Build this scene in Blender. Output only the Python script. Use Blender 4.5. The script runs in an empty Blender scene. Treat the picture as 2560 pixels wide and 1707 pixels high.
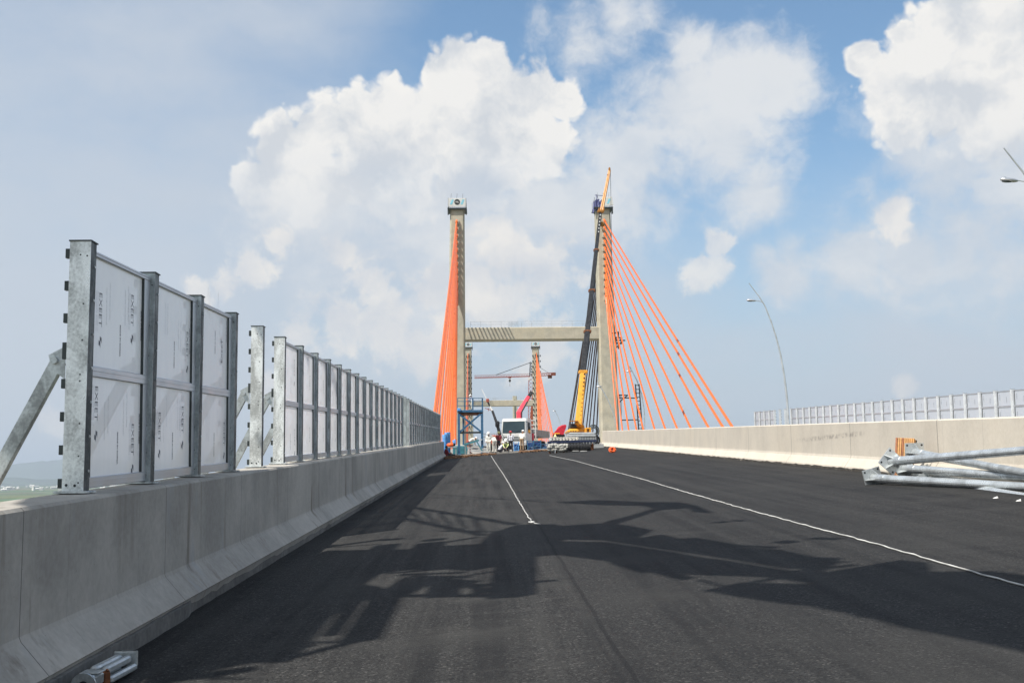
import bpy, math, random
from mathutils import Vector, Matrix
R = math.radians
random.seed(7)
C = bpy.context.scene.collection
V = Vector
# ------------------------------------------------------------------ camera
F = 2830.0                       # focal length in photograph pixels (2560 wide)
GR, CF = 0.0355, 0.06            # road grade and crossfall
EYE = 1.66
psi, pit, rho = math.atan(75 / F), math.atan(335 / F), 0.012
fw = V((math.sin(psi) * math.cos(pit), math.cos(psi) * math.cos(pit), math.sin(pit)))
r0 = V((math.cos(psi), -math.sin(psi), 0)); u0 = r0.cross(fw)
rt = r0 * math.cos(rho) - u0 * math.sin(rho); up = u0 * math.cos(rho) + r0 * math.sin(rho)
CAM = V((0, 0, EYE))
def ray(x, y):
    return (fw + rt * ((x - 1280) / F) - up * ((y - 853.5) / F)).normalized()
def at(x, y, Y):                 # point seen at photograph pixel (x, y), Y metres up the road
    d = ray(x, y); return CAM + d * (Y / d.y)
def g(y):                        # road height along its axis: straight grade, then a crest
    if y < 120: return GR * y
    k = GR / 322.0
    return GR * y - 0.5 * k * (y - 120) ** 2
def zr(x, y): return g(y) + CF * x
def ground(x, y):                # pixel -> point on the asphalt
    d = ray(x, y); t = 5.0
    lo, hi = 1.0, 400.0
    for _ in range(60):
        m = 0.5 * (lo + hi); p = CAM + d * m
        if p.z > zr(p.x, p.y): lo = m
        else: hi = m
    return CAM + d * lo
cd = bpy.data.cameras.new('camera'); cam = bpy.data.objects.new('camera', cd); C.objects.link(cam)
cd.sensor_width = 36; cd.lens = 36 * F / 2560; cd.clip_start = 0.1; cd.clip_end = 60000
M = Matrix((rt, up, -fw)).transposed().to_4x4(); M.translation = CAM
cam.matrix_world = M
bpy.context.scene.camera = cam
# ------------------------------------------------------------------ node helper
class NT:
    def __init__(s, nt): s.nt = nt; s.n = nt.nodes; s.l = nt.links
    def put(s, sock, v):
        if isinstance(v, bpy.types.NodeSocket): s.l.new(v, sock)
        elif v is not None:
            try: sock.default_value = v
            except Exception: sock.default_value = (*v, 1) if len(v) == 3 else v[:3]
    def math(s, op, a, b=None, c=None, clamp=False):
        n = s.n.new('ShaderNodeMath'); n.operation = op; n.use_clamp = clamp
        s.put(n.inputs[0], a); s.put(n.inputs[1], b); s.put(n.inputs[2], c); return n.outputs[0]
    def vec(s, op, a, b=None, scale=None):
        n = s.n.new('ShaderNodeVectorMath'); n.operation = op
        s.put(n.inputs[0], a); s.put(n.inputs[1], b)
        if scale is not None: s.put(n.inputs['Scale'], scale)
        return n.outputs['Value'] if op in ('DISTANCE', 'LENGTH', 'DOT_PRODUCT') else n.outputs[0]
    def noise(s, v, scale, detail=4, rough=.5, out='Fac', dist=0):
        n = s.n.new('ShaderNodeTexNoise'); s.put(n.inputs['Vector'], v); s.put(n.inputs['Scale'], scale)
        n.inputs['Detail'].default_value = detail; n.inputs['Roughness'].default_value = rough; n.inputs['Distortion'].default_value = dist
        return n.outputs[out]
    def voro(s, v, scale, feature='F1', out='Distance', smooth=None):
        n = s.n.new('ShaderNodeTexVoronoi'); n.feature = feature; s.put(n.inputs['Vector'], v); n.inputs['Scale'].default_value = scale
        if smooth is not None: n.inputs['Smoothness'].default_value = smooth
        return n.outputs[out]
    def mr(s, v, a, b, c=0., d=1., smooth=True):
        n = s.n.new('ShaderNodeMapRange'); n.interpolation_type = 'SMOOTHSTEP' if smooth else 'LINEAR'
        s.put(n.inputs[0], v)
        for i, q in enumerate((a, b, c, d)): s.put(n.inputs[1 + i], q)
        return n.outputs[0]
    def mix(s, f, a, b, mode='MIX'):
        n = s.n.new('ShaderNodeMix'); n.data_type = 'RGBA'; n.blend_type = mode
        s.put(n.inputs[0], f); s.put(n.inputs[6], a); s.put(n.inputs[7], b); return n.outputs[2]
    def xyz(s, v):
        n = s.n.new('ShaderNodeSeparateXYZ'); s.put(n.inputs[0], v); return n.outputs
    def mapping(s, v, scale): return s.vec('MULTIPLY', v, scale)
    def bump(s, h, strength, dist=.01):
        n = s.n.new('ShaderNodeBump'); s.put(n.inputs['Height'], h); n.inputs['Strength'].default_value = strength; n.inputs['Distance'].default_value = dist
        return n.outputs[0]
def newmat(name):
    m = bpy.data.materials.new(name); m.use_nodes = True; t = NT(m.node_tree)
    b = m.node_tree.nodes['Principled BSDF']
    geo = t.n.new('ShaderNodeNewGeometry')
    return m, t, b, geo.outputs['Position']
def c4(c): return (*c, 1)
def plain(name, col, rough=.5, metal=0., var=.12, scale=3., bump=0., bscale=40., dirt=None, dirtamt=.5, spec=.5):
    m, t, b, P = newmat(name)
    n = t.noise(P, scale, 5, .6)
    lo = tuple(c * (1 - var) for c in col); hi = tuple(min(1, c * (1 + var)) for c in col)
    cc = t.mix(t.mr(n, .3, .7), c4(lo), c4(hi))
    if dirt:
        d = t.mr(t.noise(P, scale * .6, 7, .7), .52, .75, 0, dirtamt)
        cc = t.mix(d, cc, c4(dirt))
    t.put(b.inputs['Base Color'], cc)
    t.put(b.inputs['Roughness'], t.mr(n, .3, .7, max(.02, rough - .1), min(1, rough + .1)))
    b.inputs['Metallic'].default_value = metal
    b.inputs['Specular IOR Level'].default_value = spec
    if bump: t.put(b.inputs['Normal'], t.bump(t.noise(P, bscale, 5, .6), bump))
    return m
def galv(name, col=(.50, .53, .53), rough=.42, metal=.75, cloud=5., k=1.0):
    m, t, b, P = newmat(name)
    n1 = t.noise(t.mapping(P, (1, 1, .6)), cloud, 6, .62, dist=.6)
    n2 = t.noise(P, 38, 3, .6)
    v = t.math('ADD', t.math('MULTIPLY', n1, .75), t.math('MULTIPLY', n2, .25))
    cc = t.mix(t.mr(v, .36, .64), c4(tuple(c * (1 - .38 * k) for c in col)), c4(tuple(min(1, c * (1 + .3 * k)) for c in col)))
    cc = t.mix(t.mr(t.noise(P, 2.3, 6, .7), .6, .75, 0, .45 * k), cc, c4((.2, .21, .2)))
    t.put(b.inputs['Base Color'], cc)
    t.put(b.inputs['Roughness'], t.mr(v, .35, .65, rough + .16 * k, rough - .08 * k))
    b.inputs['Metallic'].default_value = metal
    return m
def concrete(name, col, streak=.5, joints=None, stain=(.17, .15, .13), big=.25, warm=None, soft=.5, scuff=None, patch=None):
    m, t, b, P = newmat(name)
    n1 = t.noise(P, .7, 6, .6); n2 = t.noise(P, 14, 5, .65); n3 = t.noise(P, 90, 2, .5)
    cc = t.mix(t.mr(n1, .3, .7), c4(tuple(c * (1 - big) for c in col)), c4(tuple(min(1, c * (1 + big)) for c in col)))
    if warm: cc = t.mix(t.mr(t.noise(P, .35, 4, .6), .45, .65, 0, .6), cc, c4(warm))
    cc = t.mix(soft, cc, t.mix(t.mr(n2, .3, .7), c4((.3, .3, .3)), c4((.72, .72, .72))), 'SOFT_LIGHT')
    st = t.noise(t.mapping(P, (1.9, 1.9, .16)), 1.5, 5, .62)
    gate = t.mr(t.noise(P, .45, 3, .5), .42, .62)
    cc = t.mix(t.math('MULTIPLY', t.mr(st, .52, .72, 0, streak), gate), cc, c4(stain))
    st2 = t.noise(t.mapping(P, (7, 7, .25)), 2.1, 3, .6)
    cc = t.mix(t.mr(st2, .62, .75, 0, streak * .4), cc, c4(tuple(min(1, c * 1.45) for c in col)))
    if patch: cc = t.mix(t.mr(t.noise(t.mapping(P, (1, 1.4, .5)), 1.1, 5, .6), .60, .70, 0, .5), cc, c4(patch))
    # formwork pinholes
    ph = t.math('LESS_THAN', t.voro(P, 9), .045)
    cc = t.mix(t.math('MULTIPLY', ph, .55), cc, c4((.1, .09, .08)))
    if joints:
        y = t.xyz(P)[1]
        for per, off, w, am in joints:
            f = t.math('ABSOLUTE', t.math('SUBTRACT', t.math('FRACT', t.math('DIVIDE', t.math('ADD', y, off), per)), .5))
            cc = t.mix(t.math('MULTIPLY', t.math('LESS_THAN', f, w / per), am), cc, c4((.09, .085, .08)))
    if scuff:                    # rubbed dark mark along the face
        x, y, z = t.xyz(P); zz = t.math('SUBTRACT', z, t.math('MULTIPLY', y, GR)); y0, y1, z0 = scuff
        q = t.math('MULTIPLY', t.mr(y, y0, y0 + 1.0), t.mr(y, y1, y1 - 2.5)); zc = t.math('ADD', z0, t.math('MULTIPLY', t.math('SUBTRACT', y, y0), -.035))
        q = t.math('MULTIPLY', q, t.mr(t.math('ABSOLUTE', t.math('SUBTRACT', zz, zc)), .10, .02)); q = t.math('MULTIPLY', q, t.mr(t.noise(P, 7, 5, .7), .42, .6, 0, .55))
        cc = t.mix(q, cc, c4((.16, .14, .13)))
    t.put(b.inputs['Base Color'], cc)
    b.inputs['Roughness'].default_value = .85
    h = t.math('ADD', t.math('MULTIPLY', n2, .6), t.math('MULTIPLY', n3, .4))
    t.put(b.inputs['Normal'], t.bump(h, .22, .012))
    return m
# ------------------------------------------------------------------ mesh builder
class MB:
    def __init__(s): s.v = []; s.f = []; s.m = []; s.s = []
    def add(s, vs, fs, mi=0, sm=False):
        o = len(s.v); s.v += [tuple(v) for v in vs]
        for f in fs: s.f.append([o + i for i in f]); s.m.append(mi); s.s.append(sm)
        return s
    def hexa(s, p, mi=0):        # 8 points: bottom 4 ccw, top 4 ccw
        return s.add(p, [(3, 2, 1, 0), (4, 5, 6, 7), (0, 1, 5, 4), (1, 2, 6, 5), (2, 3, 7, 6), (3, 0, 4, 7)], mi)
    def box(s, c, d, rz=0, mi=0, M=None):
        x, y, z = d[0] / 2, d[1] / 2, d[2] / 2
        ps = [V((a * x, b * y, e * z)) for e in (-1, 1) for a, b in ((-1, -1), (1, -1), (1, 1), (-1, 1))]
        m = M if M is not None else Matrix.Rotation(rz, 3, 'Z')
        return s.hexa([m @ p + V(c) for p in ps], mi)
    def cbox(s, c, d, bev=.02, rz=0, mi=0, M=None):   # chamfered box
        x, y, z = d[0] / 2, d[1] / 2, d[2] / 2; b = min(bev, x * .9, y * .9, z * .9)
        m = M if M is not None else Matrix.Rotation(rz, 3, 'Z')
        ring = lambda ix, iy, zz: [V((sx * (x - ix), sy * (y - iy), zz)) for sx, sy, ix, iy in
            ((-1, -1, ix + 0, iy), (1, -1, ix, iy), (1, 1, ix, iy), (-1, 1, ix, iy))]
        def oct_(e, zz):
            X, Y = x - e, y - e
            return [V(q) for q in ((-X + b, -Y, zz), (X - b, -Y, zz), (X, -Y + b, zz), (X, Y - b, zz), (X - b, Y, zz), (-X + b, Y, zz), (-X, Y - b, zz), (-X, -Y + b, zz))]
        rings = [oct_(b, -z), oct_(0, -z + b), oct_(0, z - b), oct_(b, z)]
        vs = [m @ p + V(c) for r in rings for p in r]
        fs = [tuple(range(7, -1, -1)), tuple(range(24, 32))]
        for k in range(3):
            for i in range(8):
                j = (i + 1) % 8; fs.append((k * 8 + i, k * 8 + j, k * 8 + 8 + j, k * 8 + 8 + i))
        return s.add(vs, fs, mi)
    def frame(s, p0, p1, hint=(0, 0, 1)):
        d = (V(p1) - V(p0)).normalized(); h = V(hint)
        if abs(d.dot(h)) > .98: h = V((0, 1, 0))
        a = d.cross(h).normalized(); b = a.cross(d); return d, a, b
    def bar(s, p0, p1, w, h=None, mi=0, hint=(0, 0, 1)):
        h = h or w; d, a, b = s.frame(p0, p1, hint); p0, p1 = V(p0), V(p1)
        q = lambda p: [p - a * w / 2 - b * h / 2, p + a * w / 2 - b * h / 2, p + a * w / 2 + b * h / 2, p - a * w / 2 + b * h / 2]
        return s.hexa(q(p0) + q(p1), mi)
    def tube(s, pts, rad, n=8, mi=0, cap=True, sm=True):
        pts = [V(p) for p in pts]; k = len(pts)
        rad = rad if isinstance(rad, (list, tuple)) else [rad] * k
        vs = []; pa = None
        for i, p in enumerate(pts):
            d = (pts[min(i + 1, k - 1)] - pts[max(i - 1, 0)]).normalized()
            if pa is None:
                h = V((0, 0, 1)) if abs(d.z) < .95 else V((0, 1, 0)); a = d.cross(h).normalized()
            else: a = (pa - d * pa.dot(d)).normalized()
            pa = a; b = a.cross(d)
            vs += [p + (a * math.cos(2 * math.pi * j / n) + b * math.sin(2 * math.pi * j / n)) * rad[i] for j in range(n)]
        fs = []
        for i in range(k - 1):
            for j in range(n):
                e = (j + 1) % n; fs.append((i * n + j, i * n + e, i * n + n + e, i * n + n + j))
        s.add(vs, fs, mi, sm)
        if cap: s.add(vs[:n], [tuple(range(n - 1, -1, -1))], mi); s.add(vs[-n:], [tuple(range(n))], mi)
        return s
    def sweep(s, secs, closed=True, mi=0, caps=True, sm=False):     # list of sections (same length point lists)
        n = len(secs[0]); vs = [p for q in secs for p in q]; fs = []
        for i in range(len(secs) - 1):
            for j in range(n if closed else n - 1):
                e = (j + 1) % n; fs.append((i * n + j, i * n + e, i * n + n + e, i * n + n + j))
        s.add(vs, fs, mi, sm)
        if caps and closed: s.add(secs[0], [tuple(range(n - 1, -1, -1))], mi); s.add(secs[-1], [tuple(range(n))], mi)
        return s
    def prism(s, poly, a, b, mi=0):     # polygon points offset by vectors a and b
        return s.sweep([[V(p) + V(a) for p in poly], [V(p) + V(b) for p in poly]], True, mi)
    def ball(s, c, r, n=10, k=6, mi=0, M=None):
        r = r if isinstance(r, (tuple, list)) else (r, r, r); secs = []
        for i in range(k + 1):
            th = math.pi * (.02 + .96 * i / k)
            secs.append([(M or Matrix.Identity(3)) @ V((r[0] * math.sin(th) * math.cos(2 * math.pi * j / n), r[1] * math.sin(th) * math.sin(2 * math.pi * j / n), -r[2] * math.cos(th))) + V(c) for j in range(n)])
        return s.sweep(secs, True, mi, True, True)
    def build(s, name, mats, parent=None, origin=None, **props):
        me = bpy.data.meshes.new(name)
        o = V(origin) if origin is not None else (wloc(parent) if parent is not None else V((0, 0, 0)))
        me.from_pydata([V(v) - o for v in s.v], [], s.f)
        for m in (mats if isinstance(mats, (list, tuple)) else [mats]): me.materials.append(m)
        me.polygons.foreach_set('material_index', s.m); me.polygons.foreach_set('use_smooth', s.s); me.update()
        ob = bpy.data.objects.new(name, me); C.objects.link(ob)
        if parent is not None: ob.parent = parent; ob.location = o - wloc(parent)
        else: ob.location = o
        for k, v in props.items(): ob[k] = v
        return ob
def wloc(o):
    p = V(o.location)
    while o.parent is not None: o = o.parent; p += V(o.location)
    return p
def thing(name, label, cat, loc, group=None):
    o = bpy.data.objects.new(name, None); C.objects.link(o); o.location = loc; o.empty_display_size = .2
    o['label'] = label; o['category'] = cat
    if group: o['group'] = group
    return o
def tag(o, label, cat, group=None):
    o['label'] = label; o['category'] = cat
    if group: o['group'] = group
    return o
def copy_tree(o, parent=None):
    c = o.copy(); C.objects.link(c); c.parent = parent
    for ch in [q for q in o.children]: copy_tree(ch, c)
    return c
def text_mesh(txt, size, bold=0.):
    cu = bpy.data.curves.new('t', 'FONT'); cu.body = txt; cu.size = size; cu.offset = bold; cu.resolution_u = 2
    ob = bpy.data.objects.new('t', cu); C.objects.link(ob)
    bpy.context.view_layer.update()
    me = bpy.data.meshes.new_from_object(ob.evaluated_get(bpy.context.evaluated_depsgraph_get()))
    vs = [V(v.co) for v in me.vertices]; fs = [tuple(p.vertices) for p in me.polygons]
    bpy.data.objects.remove(ob); bpy.data.curves.remove(cu); bpy.data.meshes.remove(me)
    return vs, fs
# ------------------------------------------------------------------ world
SUN = V((.55, .40, -1.0)).normalized()      # direction sunlight travels
elev = math.asin(-SUN.z); azi = math.atan2(-SUN.x, -SUN.y)
w = bpy.data.worlds.new('World'); bpy.context.scene.world = w; w.use_nodes = True
t = NT(w.node_tree); bg = w.node_tree.nodes['Background']
sky = t.n.new('ShaderNodeTexSky'); sky.sky_type = 'NISHITA'; sky.sun_disc = False
sky.sun_elevation = elev; sky.sun_rotation = azi; sky.air_density = 1.0; sky.dust_density = 1.0; sky.ozone_density = 1.6
SK = .115
w.cycles.sampling_method = 'MANUAL'; w.cycles.sample_map_resolution = 512
d = t.n.new('ShaderNodeTexCoord').outputs['Generated']
dx, dy, dz = t.xyz(d)
wc = t.vec('SUBTRACT', t.noise(d, 11, 5, .6, 'Color'), (.5, .5, .5))
d2 = t.vec('ADD', d, t.vec('SCALE', wc, scale=.05))
nA = t.noise(d2, 16, 9, .58)                       # cauliflower relief
nS = t.noise(t.vec('ADD', d2, (-.014, -.004, .022)), 16, 9, .58)   # same field, shifted towards the sun
vA = t.voro(d2, 46, 'SMOOTH_F1', smooth=.25); vB = t.voro(d2, 105, 'SMOOTH_F1', smooth=.2)
nF = t.noise(d2, 34, 7, .62)
nL = t.noise(t.mapping(d2, (1, 1, 2.2)), 3.2, 7, .55)   # broad veil
nM = t.noise(t.mapping(d2, (1, 1, 1.6)), 8, 8, .6)
def field(blobs):
    out = None
    for x, y, r in blobs:
        q = ray(x * 1.0884, y * 1.0884)
        v = t.math('MULTIPLY_ADD', t.vec('DISTANCE', d, tuple(q)), -2600.0 / r, 1.0)
        out = v if out is None else t.math('MAXIMUM', out, v)
    return t.math('MAXIMUM', out, -1.0)
hard = [(600, 430, 75), (655, 340, 90), (740, 300, 100), (860, 275, 115), (970, 275, 95), (1062, 185, 112), (1180, 240, 130), (1290, 235, 60), (900, 380, 150), (1080, 350, 160), (720, 410, 120), (1225, 320, 110), (1120, 150, 70),
        (2130, 105, 100), (2240, 80, 140), (2370, 90, 200), (1985, 135, 45), (2060, 190, 85), (2170, 210, 120), (2080, 290, 70), (2300, 240, 150)]
soft = [(820, 600, 190), (1090, 630, 200), (1320, 480, 190), (960, 740, 150),(1560, 240, 200), (1690, 200, 150), (1580, 110, 80), (1450, 340, 190), (1790, 190, 90), (1740, 440, 95), (1650, 300, 160), (760, 500, 190), (1000, 480, 210), (1240, 450, 200), (1330, 90, 130), (1420, 60, 110),
        (2200, 380, 200), (2350, 400, 260), (2100, 340, 110), (2060, 480, 75), (1950, 600, 110), (2100, 590, 120), (2260, 560, 190), (1800, 620, 90)]
small = [(2200, 1200, 1),(2055, 485, 55), (1650, 570, 40), (1655, 610, 52), (1605, 622, 52), (580, 628, 48), (520, 655, 60), (450, 665, 55), (790, 580, 50), (850, 632, 62), (975, 668, 62), (1000, 640, 60), (780, 735, 80), (880, 735, 95), (1090, 660, 90), (1180, 700, 110), (1160, 590, 110), (1270, 620, 90), (640, 560, 40), (2080, 885, 28), (700, 760, 60), (1230, 780, 110), (1000, 800, 100), (120, 970, 50), (620, 900, 50)]
fH, fS, fM = field(hard), field(soft), field(small)
rel = t.math('ADD', t.math('SUBTRACT', nA, .5), t.math('MULTIPLY', t.math('SUBTRACT', .32, vA), .6))
rel = t.math('ADD', rel, t.math('MULTIPLY', t.math('SUBTRACT', .32, vB), .28))
aH = t.mr(t.math('MULTIPLY_ADD', rel, .78, fH), -.09, .15)
aH2 = t.mr(fH, .0, .5)
low = t.mr(dz, math.sin(R(12.6)), math.sin(R(16.8)))         # cumulus feet dissolve into haze
aH = t.math('MULTIPLY', aH, t.math('MULTIPLY_ADD', low, .6, .4))
wS = t.math('ADD', t.math('MULTIPLY', t.math('SUBTRACT', nM, .5), 2.3), t.math('MULTIPLY', t.math('SUBTRACT', nF, .5), 1.3))
wS = t.math('ADD', wS, t.math('MULTIPLY', t.math('SUBTRACT', nA, .5), .9))
aS = t.mr(t.math('ADD', wS, fS), -.20, .85, 0, .90)
relM = t.math('ADD', t.math('MULTIPLY', t.math('SUBTRACT', nF, .5), 2.6), t.math('MULTIPLY', t.math('SUBTRACT', nA, .5), 1.6))
aM = t.mr(t.math('MULTIPLY_ADD', relM, 1.0, fM), .0, .62, 0, .70)
# thin veil: more to the left and towards the horizon
left = t.mr(dx, -.30, .06, 1, 0)
hor = t.mr(dz, .02, .40, 1, 0)
vm = t.math('ADD', t.math('MULTIPLY', left, .38), t.math('MULTIPLY', hor, .36))
aV = t.mr(t.math('ADD', t.math('SUBTRACT', nL, .52), vm), .0, .55, 0, .88)
def K(c, k=1.0): return c4(tuple(q * .84 * k / SK for q in c))
base = t.mix(1.0, sky.outputs[0], c4((.87, 1.05, 1.08)), 'MULTIPLY')
col = t.mix(t.mr(dz, .0, .32, .8, .0), base, K((.44, .53, .635)))
col = t.mix(aV, col, K((.555, .605, .675)))
lit = t.math('MULTIPLY_ADD', t.math('SUBTRACT', nA, nS), 4.2, .50)
lit = t.math('ADD', lit, t.math('MULTIPLY', t.math('SUBTRACT', low, .6), .5), clamp=True)
lit = t.math('ADD', lit, t.mr(fH, .0, .40, .30, -.10), clamp=True)
cS = t.mix(t.mr(t.math('ADD', nM, t.math('MULTIPLY', t.mr(dz, .18, .40), .22)), .40, .78), K((.585, .635, .70)), K((.78, .785, .785)))
col = t.mix(aS, col, cS)
cM = t.mix(t.math('MULTIPLY_ADD', t.math('SUBTRACT', nA, nS), 3.0, .45, clamp=True), K((.66, .67, .70)), K((.93, .875, .80)))
col = t.mix(aM, col, cM)
cH = t.mix(lit, K((.62, .65, .69)), K((.89, .87, .835)))
col = t.mix(aH, col, cH)
# broken bright cloud added over the unseen sky, overhead and behind, as neutral fill light
oth = t.math('MAXIMUM', t.mr(dy, .62, .30), t.mr(dz, .50, .66))
aO = t.math('MULTIPLY', t.mr(nL, .42, .60, 0, .85), oth)
col = t.mix(aO, col, t.mix(nM, K((.60, .61, .62)), K((.98, .94, .87))))
grd = t.mr(dz, -.02, .0, 1, 0)
col = t.mix(grd, col, K((.30, .34, .36)))
t.put(bg.inputs[0], col); bg.inputs[1].default_value = SK
sd = bpy.data.lights.new('sun', 'SUN'); sd.energy = 4.8; sd.angle = R(.53); sd.color = (1, .95, .87)
so = bpy.data.objects.new('sun', sd); C.objects.link(so); so.rotation_euler = SUN.to_track_quat('-Z', 'Y').to_euler(); so.location = (0, 0, 80)
sc = bpy.context.scene
sc.view_settings.view_transform = 'Standard'; sc.view_settings.look = 'None'; sc.view_settings.exposure = .35; sc.view_settings.gamma = 1
sc.cycles.max_bounces = 6; sc.cycles.volume_bounces = 0; sc.cycles.use_denoising = True
# ------------------------------------------------------------------ materials
def asphalt():
    m, t, b, P = newmat('asphalt')
    n1 = t.noise(P, 260, 2, .6); n0 = t.noise(P, 90, 4, .7); n2 = t.noise(P, .5, 5, .6)
    strk = t.noise(t.mapping(P, (2.6, .06, 1)), 1.4, 6, .65)
    x, y, z = t.xyz(P)
    cc = t.mix(t.mr(n1, .35, .68), c4((.010, .010, .011)), c4((.050, .049, .048)))
    vc = t.voro(P, 66, out='Color'); vr = t.xyz(vc)[0]
    cc = t.mix(.85, cc, t.mix(vr, c4((.006, .006, .007)), c4((.080, .079, .076))))
    cc = t.mix(t.mr(t.noise(P, 38, 3, .7), .42, .66, 0, .55), cc, c4((.045, .044, .043)))
    cc = t.mix(t.math('MULTIPLY', t.math('GREATER_THAN', vr, .96), .6), cc, c4((.17, .165, .155)))
    cc = t.mix(t.mr(n0, .62, .78, 0, .55), cc, c4((.115, .112, .108)))
    cc = t.mix(t.mr(strk, .38, .66, 0, .7), cc, c4((.017, .017, .018)))
    cc = t.mix(t.mr(n2, .45, .7, 0, .55), cc, c4((.056, .055, .052)))
    cc = t.mix(t.mr(t.noise(t.mapping(P, (.5, .9, 1)), 1.1, 6, .72), .58, .72, 0, .35), cc, c4((.075, .073, .069)))
    cc = t.mix(t.mr(t.noise(t.mapping(P, (.25, 1.6, 1)), .9, 5, .7), .56, .70, 0, .4), cc, c4((.068, .067, .064)))
    # lengthwise paving joint and a slightly rougher strip beside it
    sx = t.math('ADD', x, t.math('MULTIPLY', t.math('SUBTRACT', t.noise(P, 1.2, 3), .5), .06))
    seam = t.math('LESS_THAN', t.math('ABSOLUTE', t.math('SUBTRACT', sx, .98)), .018)
    cc = t.mix(t.mr(t.noise(t.mapping(P, (3.5, .035, 1)), 1.0, 5, .6), .52, .66, 0, .22), cc, c4((.070, .069, .066)))
    cc = t.mix(t.math('MULTIPLY', seam, .55), cc, c4((.012, .012, .013)))
    cc = t.mix(t.mr(x, .90, .99, 0, .3), cc, c4((.021, .021, .022)))
    dust = t.math('MULTIPLY', t.mr(t.noise(t.mapping(P, (.8, 2.0, 1)), 1.3, 6, .7), .68, .76, 0, .45), t.mr(t.noise(P, .22, 2), .5, .6))
    cc = t.mix(dust, cc, c4((.2, .13, .07)))
    t.put(b.inputs['Base Color'], cc)
    t.put(b.inputs['Roughness'], t.mr(n1, .3, .7, .62, .86))
    b.inputs['Specular IOR Level'].default_value = .09
    t.put(b.inputs['Normal'], t.bump(t.math('ADD', t.math('MULTIPLY', vr, .8), n0), .8, .012))
    return m
m_asph = asphalt()
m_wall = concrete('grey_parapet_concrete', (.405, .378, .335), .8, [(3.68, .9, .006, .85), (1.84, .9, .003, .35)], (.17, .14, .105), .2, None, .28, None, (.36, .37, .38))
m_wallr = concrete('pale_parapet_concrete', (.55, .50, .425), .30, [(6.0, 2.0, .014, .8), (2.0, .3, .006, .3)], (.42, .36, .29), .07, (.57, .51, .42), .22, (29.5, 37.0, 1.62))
m_base = concrete('rough_base_concrete', (.15, .145, .135), .8, None, (.04, .04, .04), .4)
m_tar = plain('bitumen_edge', (.05, .043, .036), .9, 0, .5, 6, .5, 30, (.3, .27, .22), .8)
m_deck = concrete('deck_concrete', (.30, .28, .25), .3, None, (.16, .13, .10), .25)
m_pyl = concrete('pylon_concrete', (.44, .41, .325), .45, None, (.30, .26, .19), .14, (.46, .41, .30))
m_galv = galv('galvanised_steel'); m_galvl = galv('pale_galvanised_steel', (.60, .63, .635), .40, .6, 3., .45)
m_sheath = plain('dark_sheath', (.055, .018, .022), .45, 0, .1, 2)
m_alu = plain('aluminium', (.60, .61, .63), .38, .8, .06, 2)
m_dark = plain('dark_steel', (.055, .065, .065), .5, .5, .3, 4)
m_black = plain('black_paint', (.018, .019, .022), .4, .1, .3, 5)
m_cord = plain('white_cord', (.56, .56, .54), .9, 0, .3, 3)
m_orange = plain('orange_sheath', (.76, .145, .022), .36, 0, .05, 1.5)
m_white = plain('white_paint', (.66, .66, .635), .35, 0, .05, 2, dirt=(.4, .36, .3), dirtamt=.35)
m_paper = plain('white_paper', (.74, .73, .71), .8)
m_blue = plain('blue_paint', (.035, .12, .225), .45, .1, .2, 5, dirt=(.25, .22, .2), dirtamt=.4)
m_bluel = plain('light_blue_plastic', (.10, .30, .62), .45, 0, .2, 5)
m_teal = plain('teal_paint', (.05, .20, .24), .5, 0, .2, 4)
m_yel = plain('yellow_crane_paint', (.72, .33, .03), .38, 0, .08, 2, dirt=(.25, .12, .03), dirtamt=.4)
m_pink = plain('pink_red_paint', (.78, .07, .11), .4, 0, .08, 2)
m_red = plain('red_tarpaulin', (.50, .012, .03), .6, 0, .25, 6, .4, 12)
m_redsteel = plain('red_crane_paint', (.34, .085, .055), .55, .1, .2, 2)
m_rust = plain('rusty_steel', (.20, .075, .03), .85, .2, .5, 9, dirt=(.07, .04, .03), dirtamt=.8)
m_oran = plain('orange_plastic', (.85, .13, .02), .5, 0, .15, 8)
m_rub = plain('black_rubber', (.022, .022, .024), .6, 0, .3, 9)
m_grey = plain('grey_steel_paint', (.33, .345, .35), .5, .1, .15, 3, dirt=(.2, .15, .1), dirtamt=.4)
m_stone = plain('caked_grey_mortar', (.36, .355, .32), .9, 0, .15, 4, .5, 9, (.28, .2, .13), .5)
m_navy = plain('navy_blue_paint', (.012, .045, .17), .5, 0, .25, 5)
m_sack = plain('white_sack', (.66, .62, .53), .85, 0, .18, 6, .4, 14)
m_wood = plain('raw_timber', (.50, .27, .10), .75, 0, .25, 9)
m_wood2 = plain('dark_timber', (.30, .12, .055), .8, 0, .3, 9)
m_glass = plain('windscreen_glass', (.02, .035, .038), .06, 0, .2, 1); m_glass.node_tree.nodes['Principled BSDF'].inputs['Coat Weight'].default_value = .6
m_cyan = plain('cyan_print', (.25, .58, .70), .6); m_ink = plain('dark_print', (.11, .115, .14), .6, 0, .2, 50); m_inkl = plain('grey_print', (.36, .37, .42), .6, 0, .2, 50)
m_debris = plain('brown_debris', (.17, .085, .04), .9, 0, .6, 12, .6, 20, (.34, .26, .18), .9)
m_net = plain('violet_blue_netting', (.10, .11, .26), .8, 0, .3, 6)
m_amber = plain('brown_yellow_metal', (.40, .17, .03), .5, .2, .2, 4)
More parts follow.
